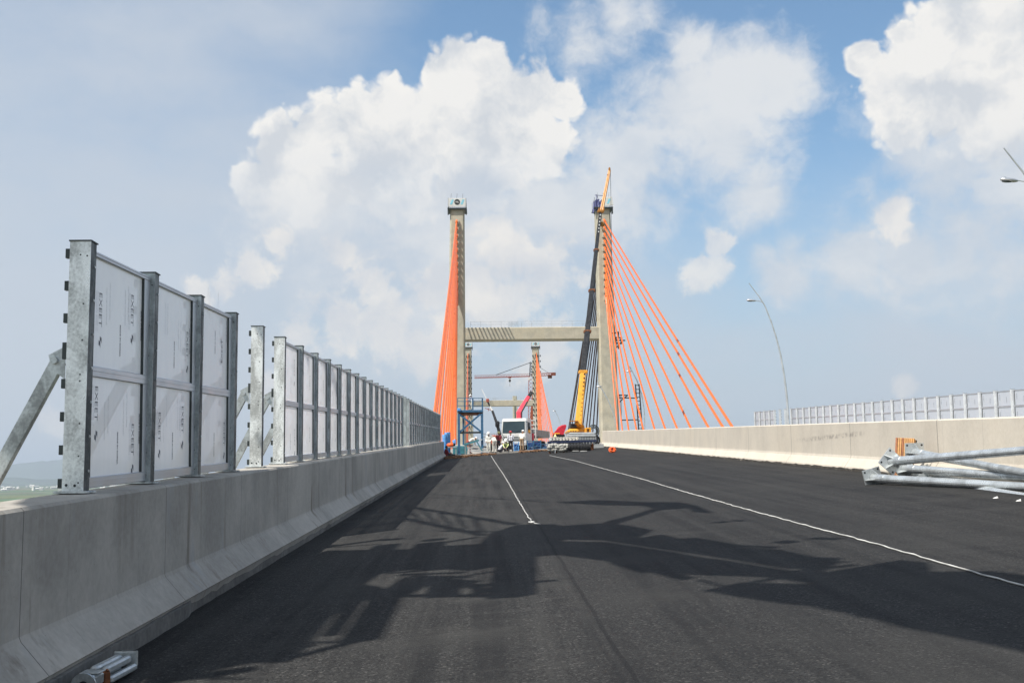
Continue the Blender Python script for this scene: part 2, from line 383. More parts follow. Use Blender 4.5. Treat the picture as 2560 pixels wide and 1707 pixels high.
def film():
    m, t, b, P = newmat('protective_film')
    n = t.noise(t.mapping(P, (1, 2.2, .5)), 2.2, 4, .6)
    cc = t.mix(t.mr(n, .3, .7), c4((.885, .89, .955)), c4((.93, .935, .98)))
    fine = t.noise(t.mapping(P, (1, 26, 1.2)), 2, 5, .7)
    cc = t.mix(t.mr(fine, .60, .72, 0, .22), cc, c4((.5, .51, .56)))
    df = t.n.new('ShaderNodeBsdfDiffuse'); tr = t.n.new('ShaderNodeBsdfTranslucent'); gl = t.n.new('ShaderNodeBsdfGlossy')
    t.put(df.inputs[0], cc); t.put(tr.inputs[0], cc); gl.inputs['Roughness'].default_value = .22
    m1 = t.n.new('ShaderNodeMixShader'); m1.inputs[0].default_value = .6; t.l.new(df.outputs[0], m1.inputs[1]); t.l.new(tr.outputs[0], m1.inputs[2])
    m2 = t.n.new('ShaderNodeMixShader'); fr = t.n.new('ShaderNodeFresnel'); fr.inputs[0].default_value = 1.45
    t.l.new(fr.outputs[0], m2.inputs[0]); t.l.new(m1.outputs[0], m2.inputs[1]); t.l.new(gl.outputs[0], m2.inputs[2])
    tp = t.n.new('ShaderNodeBsdfTransparent'); m3 = t.n.new('ShaderNodeMixShader'); m3.inputs[0].default_value = .15
    t.l.new(m2.outputs[0], m3.inputs[1]); t.l.new(tp.outputs[0], m3.inputs[2])
    t.l.new(m3.outputs[0], t.n['Material Output'].inputs[0]); return m
m_film = film()
# ------------------------------------------------------------------ setting
YE = 96.0                                   # end of the viaduct, start of the cable-stayed deck
ys = [-30 + 2 * i for i in range(64)]; ys = [y for y in ys if y < YE] + [YE]
mb = MB()
mb.sweep([[V((-3.2, y, zr(-3.2, y))), V((3.4, y, zr(3.4, y))), V((10.05, y, zr(10.05, y)))] for y in ys], False)
o = mb.build('road', m_asph); o['kind'] = 'structure'
mb = MB(); yd = [-30 + 3 * i for i in range(43)]; yd = [y for y in yd if y < YE - 1] + [YE]
mb.sweep([[V((-5.7, y, g(y) - .36)), V((30.5, y, g(y) - .36)), V((30.5, y, g(y) - 1.0)), V((22, y, g(y) - 3.2)), V((2, y, g(y) - 3.2)), V((-5.7, y, g(y) - .9))] for y in yd], True)
mb.sweep([[V((10.6, y, g(y) + .55)), V((28, y, g(y) + .2)), V((28, y, g(y) - .3)), V((10.6, y, g(y) - .3))] for y in yd], True)
o = mb.build('viaduct_deck', m_deck); o['kind'] = 'structure'
def bend(y):                                # the bridge axis swings a little to the left further out
    return 0 if y < 205 else -1.35 * min(1, (y - 205) / 237.0)
mb = MB(); yb = [YE + .03] + [97] + [100 + 6 * i for i in range(120)]
mb.sweep([[V((-6.6 + bend(y), y, zr(-3.3, y) + .05)), V((-3.3 + bend(y), y, zr(-3.3, y) + .12)), V((10, y, zr(10, y) + .12)), V((24.6 + bend(y), y, g(y) + .35)), V((24.6 + bend(y), y, g(y) - 1.6)), V((18, y, g(y) - 3)), V((1, y, g(y) - 3)), V((-6.6 + bend(y), y, g(y) - 1.9))] for y in yb], True)
o = mb.build('bridge_deck', m_deck); o['kind'] = 'structure'
# far land, hills
m, t, b, P = newmat('fields')
n = t.noise(P, .0012, 8, .65); n2 = t.voro(t.mapping(P, (1, .5, 1)), .006, out='Color')
cc = t.mix(t.mr(n, .3, .7), c4((.045, .085, .03)), c4((.10, .13, .055)))
cc = t.mix(.3, cc, n2, 'SOFT_LIGHT'); cc = t.mix(t.mr(t.noise(P, .0006, 6), .58, .66, 0, .7), cc, c4((.19, .17, .12)))
t.put(b.inputs['Base Color'], cc); b.inputs['Roughness'].default_value = .9
GZ = -38.0
mb = MB(); n = 24; S = 30000.0
pts = [(-S + 2 * S * i / n, -S + 2 * S * j / n, GZ) for j in range(n + 1) for i in range(n + 1)]
mb.add(pts, [(j * (n + 1) + i, j * (n + 1) + i + 1, (j + 1) * (n + 1) + i + 1, (j + 1) * (n + 1) + i) for j in range(n) for i in range(n)])
o = mb.build('ground', m); o['kind'] = 'structure'
m_hill = plain('forested_hills', (.05, .075, .045), .9, 0, .4, .002)
from mathutils import noise as mn
def ridge(dist, hmax, seed, az0, az1, n=220):
    mb = MB(); secs = []
    for i in range(n + 1):
        a = az0 + (az1 - az0) * i / n
        h = hmax * (.35 + .75 * max(0, mn.fractal(V((a * 7.0, seed, 0)), .9, 2.1, 6) * .9 + .42))
        r = lambda q: (math.sin(a) * (dist + q), math.cos(a) * (dist + q))
        secs.append([V((*r(-1500), GZ - 2)), V((*r(-500), GZ + h * .55)), V((*r(0), GZ + h)), V((*r(700), GZ + h * .5)), V((*r(1800), GZ - 2))])
    mb.sweep(secs, False, sm=True); return mb
mb = ridge(13000, 175, 3.1, R(-62), R(-16)); o = mb.build('hills', m_hill); o['kind'] = 'structure'
mb = ridge(19500, 430, 8.3, R(-62), R(-15)); o = mb.build('mountains', m_hill); o['kind'] = 'structure'
m_town = plain('town_walls', (.62, .60, .56), .8, 0, .3, .01)
mb = MB(); rnd = random.Random(4)
for i in range(240):
    a = R(rnd.uniform(-40, -17)); dd = rnd.uniform(5200, 9000); w_, h_ = rnd.uniform(8, 26), rnd.choice((5, 6, 8, 10, 14, 20))
    c = V((math.sin(a) * dd, math.cos(a) * dd, GZ + h_ / 2)); mb.box(c, (w_, 12, h_), rnd.uniform(0, 1))
    mb.add([c + V((-w_ / 2, -7, h_ / 2)), c + V((w_ / 2, -7, h_ / 2)), c + V((w_ / 2, 0, h_ / 2 + 3)), c + V((-w_ / 2, 0, h_ / 2 + 3))], [(0, 1, 2, 3)])
o = mb.build('distant_town', m_town); o['kind'] = 'stuff'; tag(o, 'scatter of tiny pale houses on the far plain below the hills', 'town')
m_hz = bpy.data.materials.new('haze'); m_hz.use_nodes = True; nt = m_hz.node_tree; nt.nodes.remove(nt.nodes['Principled BSDF'])
pv = nt.nodes.new('ShaderNodeVolumePrincipled'); pv.inputs['Color'].default_value = (.72, .83, .96, 1); pv.inputs['Density'].default_value = 1 / 13000.0; pv.inputs['Anisotropy'].default_value = .1
nt.links.new(pv.outputs[0], nt.nodes['Material Output'].inputs['Volume'])
mb = MB(); mb.hexa([V((x, y, z)) for z in (GZ - 3, 560) for x, y in ((-31000, -31000), (31000, -31000), (31000, 31000), (-31000, 31000))])
o = mb.build('haze', m_hz); o['kind'] = 'stuff'; HAZE = o
# ------------------------------------------------------------------ parapets
def jit(a): return random.uniform(-a, a)
yw = [-14 + .92 * i for i in range(121)]; yw = [y for y in yw if y < YE] + [YE]
def lsec(y):
    z = g(y)
    return [V((-3.30, y, z + 1.155)), V((-3.325, y, z + 1.18)), V((-3.80, y, z + 1.18)), V((-3.84, y, z + 1.14)), V((-3.84, y, z - .5)), V((-3.28, y, z - .5)), V((-3.10, y, z - .02)), V((-3.08, y, z + .0)), V((-3.285, y, z + .235)), V((-3.30, y, z + .27))]
wl = thing('parapet_wall', 'long grey concrete parapet in shade under the near noise barrier', 'wall', (-3.5, 0, 0))
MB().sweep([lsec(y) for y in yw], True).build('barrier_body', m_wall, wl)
mb = MB(); ra = random.Random(3); secs = []
yk = [-14 + .3 * i for i in range(368)]; off = .0
for y in yk:
    if y > YE: break
    z = g(y); r_ = 0.02 if y < 12.2 else .075
    xf = -3.10 + (.035 if y < 12.2 else -.03) + ra.uniform(-.008, .008)
    secs.append([V((-3.4, y, z - .5)), V((xf, y, z - .45)), V((xf, y, z - .035 + ra.uniform(-.014, .008))), V((-3.4, y, z - .03))])
mb.sweep(secs, True).build('base_course', m_base, wl)
def rsec(y):
    z = g(y)
    return [V((10.10, y, z + 1.875)), V((10.13, y, z + 1.905)), V((10.55, y, z + 1.905)), V((10.58, y, z + 1.875)), V((10.58, y, z + .3)), V((9.98, y, z + .3)), V((9.90, y, z + .66)), V((9.91, y, z + .70)), V((10.08, y, z + .93)), V((10.10, y, z + 1.0))]
wr = thing('parapet_wall', 'sunlit pale concrete median parapet behind the stacked steel poles', 'wall', (10.3, 0, 1))
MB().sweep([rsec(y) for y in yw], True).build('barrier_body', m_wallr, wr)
secs = []
for y in yk:
    if y > YE - .2: break
    z = g(y); xf = 9.86 + ra.uniform(-.05, .03)
    secs.append([V((10.2, y, z + .4)), V((xf, y, z + .4)), V((xf + .01, y, z + .66 + ra.uniform(-.035, .02))), V((10.2, y, z + .67))])
MB().sweep(secs, True).build('base_course', m_tar, wr)
# ------------------------------------------------------------------ cords on the asphalt
def cord(name, pix, label, loop=False):
    pts = [ground(x * 1.0884, y * 1.0884) for x, y in pix]; out = []; r2 = random.Random(5)
    for a, b_ in zip(pts, pts[1:]):
        L = (b_ - a).length; n = max(2, int(L / .22))
        for i in range(n):
            p = a.lerp(b_, i / n); p = p + V((r2.uniform(-.018, .018), 0, 0)); out.append(V((p.x, p.y, zr(p.x, p.y) + .011)))
    if loop:
        e = out[-1]
        for k in range(14):
            a = k / 13 * 2 * math.pi; out.append(e + V((.05 * math.sin(a) + .01, -.22 + .22 * math.cos(a), .004)))
        for k in range(5): q = e + V((.06 + .02 * k, -.45 - .06 * k, 0)); out.append(V((q.x, q.y, zr(q.x, q.y) + .012)))
    o = MB().tube(out, .0095, 5).build(name, m_cord, origin=out[0]); tag(o, label, 'cord')
cord('marking_cord', [(1128, 1047), (1146, 1075), (1160, 1095), (1175, 1122), (1192, 1152), (1209, 1180), (1222, 1201)], 'short white cord on the asphalt ending in a knotted loop', True)
cord('marking_cord', [(1262, 1046), (1320, 1058), (1395, 1079), (1480, 1102), (1570, 1129), (1660, 1155), (1760, 1183), (1860, 1210), (1960, 1236), (2060, 1264), (2160, 1294), (2260, 1322), (2352, 1347), (2440, 1372)], 'long white cord running across the asphalt to the right edge')
# ------------------------------------------------------------------ noise barriers
ZB = 1.182                                   # parapet top above the road axis
PH = 2.285; SP = 2.02; Y0 = 10.30; XF = -3.55
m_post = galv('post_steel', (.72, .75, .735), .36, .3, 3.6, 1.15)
m_flange = galv('shaded_flange_zinc', (.075, .088, .088), .45, .5, 5.)  # road-side face turned from the sun; its shade is put into the colour
def post_proto(full):
    # local frame: origin at the foot, road side = +X
    r_ = bpy.data.objects.new('post', None)
    mb = MB(); h = PH - .03
    mb.box((-.094, -.080, h / 2 + .02), (.188, .010, h))
    mb.box((-.005, -.003, h / 2 + .02), (.010, .145, h), mi=3); mb.box((-.183, .0, h / 2 + .02), (.010, .145, h))
    for k in range(7):
        z = .2 + k * (h - .4) / 6; mb.tube([(.0, .03, z), (.008, .03, z)], .013, 6)
    for z, x in ((.07, -.075), (.095, -.045), (.33, -.05), (.62, -.05), (1.0, -.06), (1.06, -.06), (1.37, -.05), (1.7, -.05), (2.14, -.03), (2.15, -.09), (.075, -.15)):
        mb.tube([(x, -.0845, z), (x, -.0865, z)], .008 if z > .08 else .013, 8, 1)
    if not full:
        for k in range(8): mb.box((-.208, -.055, .09 + k * (h - .18) / 7), (.040, .05, .085), mi=2)
    me = mb.build('post', [m_post, m_black, m_dark, m_flange])
    kids = []
    kids.append(MB().box((-.094, .0, PH - .004), (.205, .185, .012)).build('cap_plate', m_dark))
    kids.append(MB().cbox((-.103, 0, .012), (.30, .25, .022), .004).build('base_plate', m_galv))
    if full:
        for k in range(8): kids.append(MB().box((-.208, -.055, .09 + k * (h - .18) / 7), (.040, .05, .085 if k != 4 else .15)).build('clip', m_dark))
    # raking strut on the outer side
    mb = MB(); a = V((-.30, .02, 1.20)); e = V((-1.62, .02, -1.42))
    d = (e - a).normalized(); nrm = V((d.z, 0, -d.x))
    for s_ in (-1, 1): mb.bar(a + nrm * .055 * s_ + V((0, .03, 0)), e + nrm * .055 * s_ + V((0, .03, 0)), .075, .009, 0, nrm)
    mb.bar(a + V((0, -.008, 0)), e + V((0, -.008, 0)), .008, .115, 0, nrm)
    mb.prism([(-.21, .0, 1.32), (-.21, .0, 1.02), (-.33, .0, 1.12), (-.36, .0, 1.24)], (0, -.05, 0), (0, -.038, 0))
    mb.tube([(-.30, -.085, 1.19), (-.30, .06, 1.19)], .032, 10)
    mb.box((-1.6, .02, -1.43), (.3, .22, .02))
    kids.append(mb.build('strut', m_galv))
    for k in kids: k.parent = me
    bpy.data.objects.remove(r_)
    return me
def lettering(mb, y0, z0, txt, size, mi, flip=False, bold=0.):
    vs, fs = text_mesh(txt, size, bold)
    P_ = [V((.0035, y0 + v.y, z0 - v.x)) if not flip else V((.0035, y0 - v.y, z0 + v.x)) for v in vs]
    mb.add(P_, fs, mi)
def arrow(mb, y0, z0, s):                    # the double slanted mark under the word
    for k in (0, 1):
        o_ = V((.0035, y0 + (.30 if k else .02) * s, z0 - (.0 if k else .34) * s))
        mb.add([o_, o_ + V((0, .42 * s, -.12 * s)), o_ + V((0, .42 * s, -.62 * s)), o_ + V((0, .22 * s, -.40 * s)), o_ + V((0, 0, -.42 * s))], [(4, 3, 2, 1, 0)], 1)
BW = SP - .02
def panel_proto(var):
    # two stacked sheets in an aluminium frame; local origin mid-bay at the foot, road side = +X
    f = MB(); w2 = SP / 2 - .006; z0, z1, zm = .035, PH - .055, PH * (.485 if var < 4 else .60)
    for zz, hh, dd in ((z0 + .05, .10, .05), (z1 - .025, .05, .06), (zm, .10, .055)):
        f.cbox((0, 0, zz), (dd, 2 * w2, hh), .006)
        f.box((dd / 2 + .003, 0, zz + .01), (.006, 2 * w2, .012))
    for s_ in (-1, 1):
        for a, e in ((z0 + .10, zm - .05), (zm + .05, z1 - .05)):
            f.box((0, s_ * (w2 - .105), (a + e) / 2), (.05, .21, e - a)); f.box((.012, s_ * (w2 - .218), (a + e) / 2), (.03, .016, e - a), mi=1)
    fr = f.build('panel', [m_alu, m_dark])
    for k, (a, e) in enumerate(((z0 + .10, zm - .05), (zm + .05, z1 - .05))):
        mb = MB(); ww = w2 - .21; mb.add([(.002, -ww, a), (.002, ww, a), (.002, ww, e), (.002, -ww, e)], [(0, 1, 2, 3)], 0)
        H = e - a
        if var < 3:
            rr_ = random.Random(var * 2 + k)
            ps = [[(-.62, .92), (.50, .55)], [(-.55, .70), (.42, .80)], [(-.72, .95), (.60, .62)]][(var + k) % 3]
            flip = var == 2 and k == 1
            for y_, q in ps:
                zt = a + H * q if not flip else a + H * .35
                lettering(mb, y_, zt, 'EXEET', .118, 1, flip, .0)
                if not flip: arrow(mb, y_, zt - .42, .115)
                for j in range(2): lettering(mb, y_ - .045 - .04 * j, zt, 'PROTECTIVE FILM  OUTSIDE  UV', .026, 2, flip)
            for y_, q in ((-.86, .5), (.72, .66), (.05, .45)):
                lettering(mb, y_ + rr_.uniform(-.04, .04), a + H * q, 'MADE IN KOREA', .042, 1, flip, .002)
            for y_ in (-.35, -.25, .22, .32):
                lettering(mb, y_, a + H * rr_.uniform(.7, .95), 'SHEET FOR NOISE BARRIER', .030, 2, flip)
        else:
            rr_ = random.Random(var)
            for y_, q in ((-.5, .8), (.35, .6)):
                lettering(mb, y_ + rr_.uniform(-.2, .2), a + H * q, 'EXEET', .115, 1, False, .0)
        s_ = mb.build('sheet', [m_film, m_ink, m_inkl]); s_.parent = fr
    return fr
PP = post_proto(True); PQ = post_proto(False); PQ.data.materials[0] = galv('shaded_post_steel', (.40, .44, .44), .42, .45, 4.5, .8); PF = post_proto(False); m_farp = plain('pale_post_zinc', (.60, .63, .65), .45, .05, .1, 4); PF.data.materials[3] = m_farp; PF.data.materials[0] = m_farp; [q for q in PF.children if q.name.startswith('cap_plate')][0].data.materials[0] = m_alu; PV = [panel_proto(v) for v in range(5)]  # darker steel copy for panel-covered posts: their shade put into the colour
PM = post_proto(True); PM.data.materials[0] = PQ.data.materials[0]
def strip(o, names):
    for ch in list(o.children):
        if ch.name.split('.')[0] in names: bpy.data.objects.remove(ch)
used = set()
def inst(proto, parent, loc, rx=0, rz=0, drop=()):
    c = copy_tree(proto, parent); c.location = V(loc) - wloc(parent); c.rotation_euler = (rx, 0, rz)
    strip(c, drop); return c
def py(k): return Y0 + SP * k
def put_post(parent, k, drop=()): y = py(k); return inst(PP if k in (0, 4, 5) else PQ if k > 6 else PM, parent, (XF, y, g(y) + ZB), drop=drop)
def put_panel(parent, k, var): y = py(k) + SP / 2; return inst(PV[var], parent, (XF - .075, y, g(y) + ZB), math.atan(GR))
grp = 'noise barrier runs on the left parapet'
b1 = thing('noise_barrier', 'nearest three bays of film-covered noise barrier on the shaded left parapet', 'noise barrier', (XF, Y0, g(Y0) + ZB))
for k in range(4): put_post(b1, k)
for k in range(3): put_panel(b1, k, k)
lone = thing('barrier_post', 'single bare galvanised post standing alone between two barrier runs', 'post', (XF, py(4), g(py(4)) + ZB))
put_post(lone, 4)
b2 = thing('noise_barrier', 'long receding run of film-covered noise barrier on the left parapet', 'noise barrier', (XF, py(5), g(py(5)) + ZB))
LAST = 42
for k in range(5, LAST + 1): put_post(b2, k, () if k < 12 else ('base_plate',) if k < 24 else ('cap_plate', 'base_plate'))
for k in range(5, LAST):
    if k in (20, 21): continue
    put_panel(b2, k, (1, 0, 3, 3)[k % 4] if k < 12 else 3)
# far side of the opposite carriageway
def far_post(parent, y):
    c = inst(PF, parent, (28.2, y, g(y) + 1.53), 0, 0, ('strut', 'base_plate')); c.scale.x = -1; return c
def far_panel(parent, y): return inst(PV[4], parent, (28.2 + .09, y, g(y) + 1.53), -math.atan(GR), math.pi)
def yfar(xs): return F * 28.2 / (xs - 1205)
ya = yfar(2541.5)
SP = 1.98
b3 = thing('noise_barrier', 'long pale noise barrier beyond the sunlit median wall at right', 'noise barrier', (28.2, ya, g(ya) + 1.53))
n0 = -8
for k in range(n0, 23): far_post(b3, ya + SP * k)
for k in range(n0, 22): far_panel(b3, ya + SP * (k + .5))
for k in (23, 24):
    y = ya + SP * k
    l_ = thing('barrier_post', ('bare barrier post right of another bare post, next to the tall street lamp' if k == 23 else 'bare barrier post left of another bare post, beside the short barrier section'), 'post', (28.2, y, g(y) + 1.53)); far_post(l_, y)
b4 = thing('noise_barrier', 'short detached end section of noise barrier left of the street lamp', 'noise barrier', (28.2, ya + SP * 25, g(ya + SP * 25) + 1.53))
for k in range(25, 30): far_post(b4, ya + SP * k)
for k in range(25, 29): far_panel(b4, ya + SP * (k + .5))
mb = MB(); mb.sweep([[V((28.0, y, g(y) + 1.52)), V((28.5, y, g(y) + 1.52)), V((28.5, y, g(y) + .1)), V((27.9, y, g(y) + .1))] for y in [0 + 8 * i for i in range(16)]], True)
tag(mb.build('parapet_wall', m_wallr, origin=(28.2, 40, 2)), 'outer concrete parapet carrying the far noise barrier, hidden behind the median', 'wall')
def _del(o):
    for c in list(o.children): _del(c)
    bpy.data.objects.remove(o)
for o in [PP, PQ, PF, PM] + PV: _del(o)
# ------------------------------------------------------------------ street lamps
def lamp(loc, label, grp='street lamps along the right side'):
    r_ = thing('street_lamp', label, 'street lamp', loc, grp); L = V(loc)
    prof = [(0, 0), (-.0, 2), (-.05, 5.5), (-.22, 7.6), (-.5, 9.6), (-.85, 11.2), (-1.25, 12.6), (-1.75, 14.0), (-2.25, 14.85), (-3.15, 16.1)]
    MB().tube([L + V((x, 0, z)) for x, z in prof], [.11, .105, .095, .085, .078, .07, .065, .06, .05, .035], 10).build('pole', m_galvl, r_)
    MB().tube([L + V((-1.85, 0, 14.25)), L + V((-2.2, 0, 14.42)), L + V((-2.65, 0, 14.5))], [.04, .035, .03], 8).build('arm', m_galvl, r_)
    h = MB(); c = L + V((-3.0, 0, 14.50)); Mx = Matrix.Rotation(R(6), 3, 'Y')
    h.ball(c, (.46, .19, .10), 14, 8, 0, Mx); hd = h.build('lamp_head', m_alu, r_)
    MB().ball(c + V((-.06, 0, -.045)), (.32, .15, .075), 12, 6).build('lens', m_glass, hd)
    MB().cbox(c + V((-.2, 0, .12)), (.12, .1, .1), .02).build('sensor', m_alu, hd)
    MB().cbox(L + V((0, 0, .02)), (.45, .45, .04), .01).build('base_plate', m_galv, r_)
lz = at(1972, 1067, 102)
lamp((lz.x, 102, lz.z - 2.9), 'tall curved street lamp rising behind the far noise barrier')
q1 = at(2560 - 10, 420, 53.0)
lamp((lz.x + .95, 53.0, lz.z - 2.9 - GR * 49), 'cropped street lamp head and arm at the right edge')
# ------------------------------------------------------------------ cable-stayed bridge
XL, XR = -4.55, 22.35        # leg centre lines at the pylons
def pylon(y0, dx, label, hoard, top=42.6, partial=False, beam=20.0):
    zd = g(y0); r_ = thing('pylon', label, 'pylon', (9 + dx, y0, zd))
    legs = {}
    for side, xc in ((-1, XL), (1, XR)):
        H = top if not (partial and side < 0) else top - 1.5
        mb = MB(); secs = []
        for k in range(13):
            q = k / 12; z = zd - 8 + (H + 8) * q; wx = 1.72 - .44 * q; wy = 2.1 - .25 * q; b = .28
            x0 = xc + dx + side * (.42 - .85 * q) * .6
            secs.append([V((x0 + sx, y0 + sy, z)) for sx, sy in ((-wx, -wy + b), (-wx + b, -wy), (wx - b, -wy), (wx, -wy + b), (wx, wy - b), (wx - b, wy), (-wx + b, wy), (-wx, wy - b))])
        mb.sweep(secs, True)
        if hoard == 'clean':
            for k in range(15):
                z = zd + H - 3.5 - 2.1 * k
                for xo in (-1.45, -.35, .45, 1.45): mb.cbox((xc + dx + xo, y0 - 2.15, z), (.38, .5, .7), .05, mi=1)
        lg = mb.build('leg', [m_pyl, m_dark], r_); legs[side] = lg
        xt = xc + dx - side * .43 * .6; zt = zd + H
        if hoard:
            mb = MB()
            mb.box((xt, y0, zt + .12), (3.5, 4.6, .14)); mb.box((xt, y0 - 2.2, zt - .05), (3.4, .12, .2))
            for s_ in (-1, 1):
                mb.box((xt + s_ * 1.62, y0 - 1.9, zt - .45), (.22, .5, 1.1))
                for yy in (-2.1, 0, 2.1): mb.bar((xt + s_ * 1.6, y0 + yy, zt + .1), (xt + s_ * 1.6, y0 + yy, zt + 2.0), .06)
            pf = mb.build('platform', m_dark, lg)
            tilt = hoard == 'worn' and side > 0
            Mx = Matrix.Rotation(R(-9) if tilt else 0, 3, 'Y'); cx = xt + (.75 if tilt else .0)
            bx = MB(); bw = 1.9 if tilt else 3.15; bx.cbox((cx, y0 - 2.25, zt + 1.15), (bw, .14, 1.55), .03, M=Mx)
            if not tilt:
                for s_ in (-1, 1): bx.box((xt + s_ * 1.55, y0, zt + 1.1), (.1, 4.2, 1.4))
            for k, s_ in enumerate((-1, 1)):
                if tilt and k: continue
                c = V((cx + (s_ * .95 if not tilt else .2), y0 - 2.33, zt + 1.2))
                bx.prism([c + V((-.35, 0, -.45)), c + V((.05, 0, -.45)), c + V((.38, 0, .45)), c + V((-.02, 0, .45))], (0, -.01, 0), (0, .01, 0), 1)
            if not tilt:
                c = V((cx, y0 - 2.345, zt + 1.22))
                bx.prism([c + V((.50 * math.cos(a * math.pi / 12), 0, .50 * math.sin(a * math.pi / 12))) for a in range(24)], (0, -.02, 0), (0, .01, 0), 2)
                vs, fs = text_mesh('VSL', .42, .012); w_ = max(v.x for v in vs)
                bx.add([c + V((v.x - w_ / 2, -.03, v.y - .15)) for v in vs], fs, 0)
            bx.build('hoarding', [m_white, m_cyan, m_black], lg)
            if tilt:
                nb = MB()
                for k in range(4):
                    q = [V((xt - 2.0 + k * .55, y0 - 1.9 - .1 * k, zt - 1.0 + .3 * k)), V((xt - 1.5 + k * .5, y0 - 2.2, zt - .4 + .25 * k)), V((xt - 1.1 + k * .45, y0 - 2.0, zt + 1.8 - .1 * k)), V((xt - 1.75 + k * .5, y0 - 1.8, zt + 1.2 + .4 * (k % 2)))]
                    nb.prism(q, (0, -.02, 0), (0, .02, 0))
                for a, e in (((-1.4, 0), (-1.2, 2.5)), ((-1.5, 2.4), (.6, 2.2)), ((-1.3, .2), (.3, 2.3)), ((-.6, 0), (-1.1, 2.4))):
                    nb.bar((xt + a[0], y0 - 2.1, zt + a[1]), (xt + e[0], y0 - 2.1, zt + e[1]), .09)
                nb.build('torn_netting', m_net, lg)
            mb = MB()
            for xo in (-1.1, -.05, 1.0): mb.tube([(xt + xo, y0 - 2.2, zt + 1.9), (xt + xo + .05, y0 - 2.2, zt + 2.8)], .025, 5)
            mb.build('aerial', m_dark, lg)
        # anchor recess pockets
        an = MB(); 
        for k in range(12):
            z = zd + top - 2.3 - 1.27 * k - .2
            for s_ in (-1, 1): an.cbox((xc + dx - side * .2 * (1 - k / 20) + s_ * .0 - side * .1, y0 + s_ * 2.0, z), (.62, .45, .75), .06)
        an.build('anchor_socket', m_pyl if partial is False else m_dark, lg)
    zb = zd + beam
    if not partial:
        mb = MB(); xa, xb = XL + dx + 1.3, XR + dx - 1.3
        mb.cbox(((xa + xb) / 2, y0 - .1, zb), (xb - xa, 3.2, 2.25), .12)
        cb = mb.build('crossbeam', m_pyl, r_)
        mb = MB(); zt = zb + 1.125
        n = 12
        for k in range(n + 1):
            x = xa + 1.2 + (xb - xa - 2.5) * k / n; mb.tube([(x, y0 - 1.5, zt), (x, y0 - 1.5, zt + 1.05)], .022, 5)
        for hh in (.55, 1.04): mb.tube([(xa + 1.2, y0 - 1.5, zt + hh), (xb - 1.3, y0 - 1.5, zt + hh)], .02, 5)
        for k in range(16): mb.tube([(xa + 8 + k * .12, y0 - 1.5, zt + .1), (xa + 8 + k * .12, y0 - 1.5, zt + 1.0)], .014, 4)
        mb.build('guard_rail', m_galv, cb)
    return r_
pylon(201.8, 0, 'nearest concrete H-shaped pylon, the largest one', 'worn')
pylon(441.8, -1.2, 'second concrete H-shaped pylon framed inside the nearest pylon', 'clean', 41.5, False, 19.7)
pylon(682.0, -2.8, 'unfinished concrete pylon farthest down the bridge', None, 42.4, True)
near_y = [94.5, 98.5, 105.5, 115.5, 124.5, 133.5, 142.5, 153.5, 161, 170.5, 179, 186]
ordn = ['topmost', 'second from the top', 'third from the top', 'fourth from the top', 'fifth from the top', 'sixth from the top', 'seventh from the top', 'eighth from the top', 'ninth from the top', 'tenth from the top', 'second lowest', 'lowest']
def cables(y0, dx, which, top=42.6):
    zd = g(y0)
    for side, xc in ((-1, -4.5), (1, 22.3)):
        for fb in (-1, 1):
            for k in range(12):
                ya_ = near_y[k] if (fb < 0 and y0 < 300) else y0 + fb * (201.8 - near_y[k]) * (1.0)
                z = zd + top - 2.3 - 1.27 * k
                a = V((xc + dx - side * .1, y0 + fb * 2.25, z)); e = V((xc + (bend(ya_) if y0 > 300 else 0), ya_, g(ya_) - .2))
                pts = []
                for i in range(9):
                    q = i / 8; p = a.lerp(e, q); p.z -= .0035 * (a - e).length * 4 * q * (1 - q); pts.append(p)
                mb = MB().tube(pts, .13, 8)
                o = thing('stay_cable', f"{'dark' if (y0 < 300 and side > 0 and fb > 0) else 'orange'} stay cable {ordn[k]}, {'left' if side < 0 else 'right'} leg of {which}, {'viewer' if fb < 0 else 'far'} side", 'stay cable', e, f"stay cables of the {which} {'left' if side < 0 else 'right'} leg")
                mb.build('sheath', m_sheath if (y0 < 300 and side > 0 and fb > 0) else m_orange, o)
                if y0 < 300 and fb < 0:
                    d_ = (e - a).normalized()
                    MB().tube([a - d_ * .5, a + d_ * 1.6], .21, 8).build('upper_collar', m_orange, o)
                    MB().tube([e - d_ * 1.75, e + d_ * .2], .19, 8).build('anchor_sleeve', m_bluel if k in (1, 2, 3, 4, 9, 10) else m_white if k == 6 else m_orange, o)
cables(201.8, 0, 'nearest pylon')
cables(441.8, -1.2, 'second pylon', 41.5)
for k in range(4):
    y0 = 682.0; zd = g(y0); z = zd + 26 - 1.3 * k; a = V((22.1 - 2.8, y0 - 2.2, z)); e = V((22.1 - 2.6, y0 - 15 - 7 * k, g(y0 - 15 - 7 * k)))
    o = MB().tube([a, e], .16, 6).build('stay_cable', m_orange, origin=e); tag(o, f'tiny orange stay cable, {("topmost", "second", "third", "lowest")[k]} of four on the unfinished farthest pylon', 'stay cable', 'stay cables of the unfinished pylon')
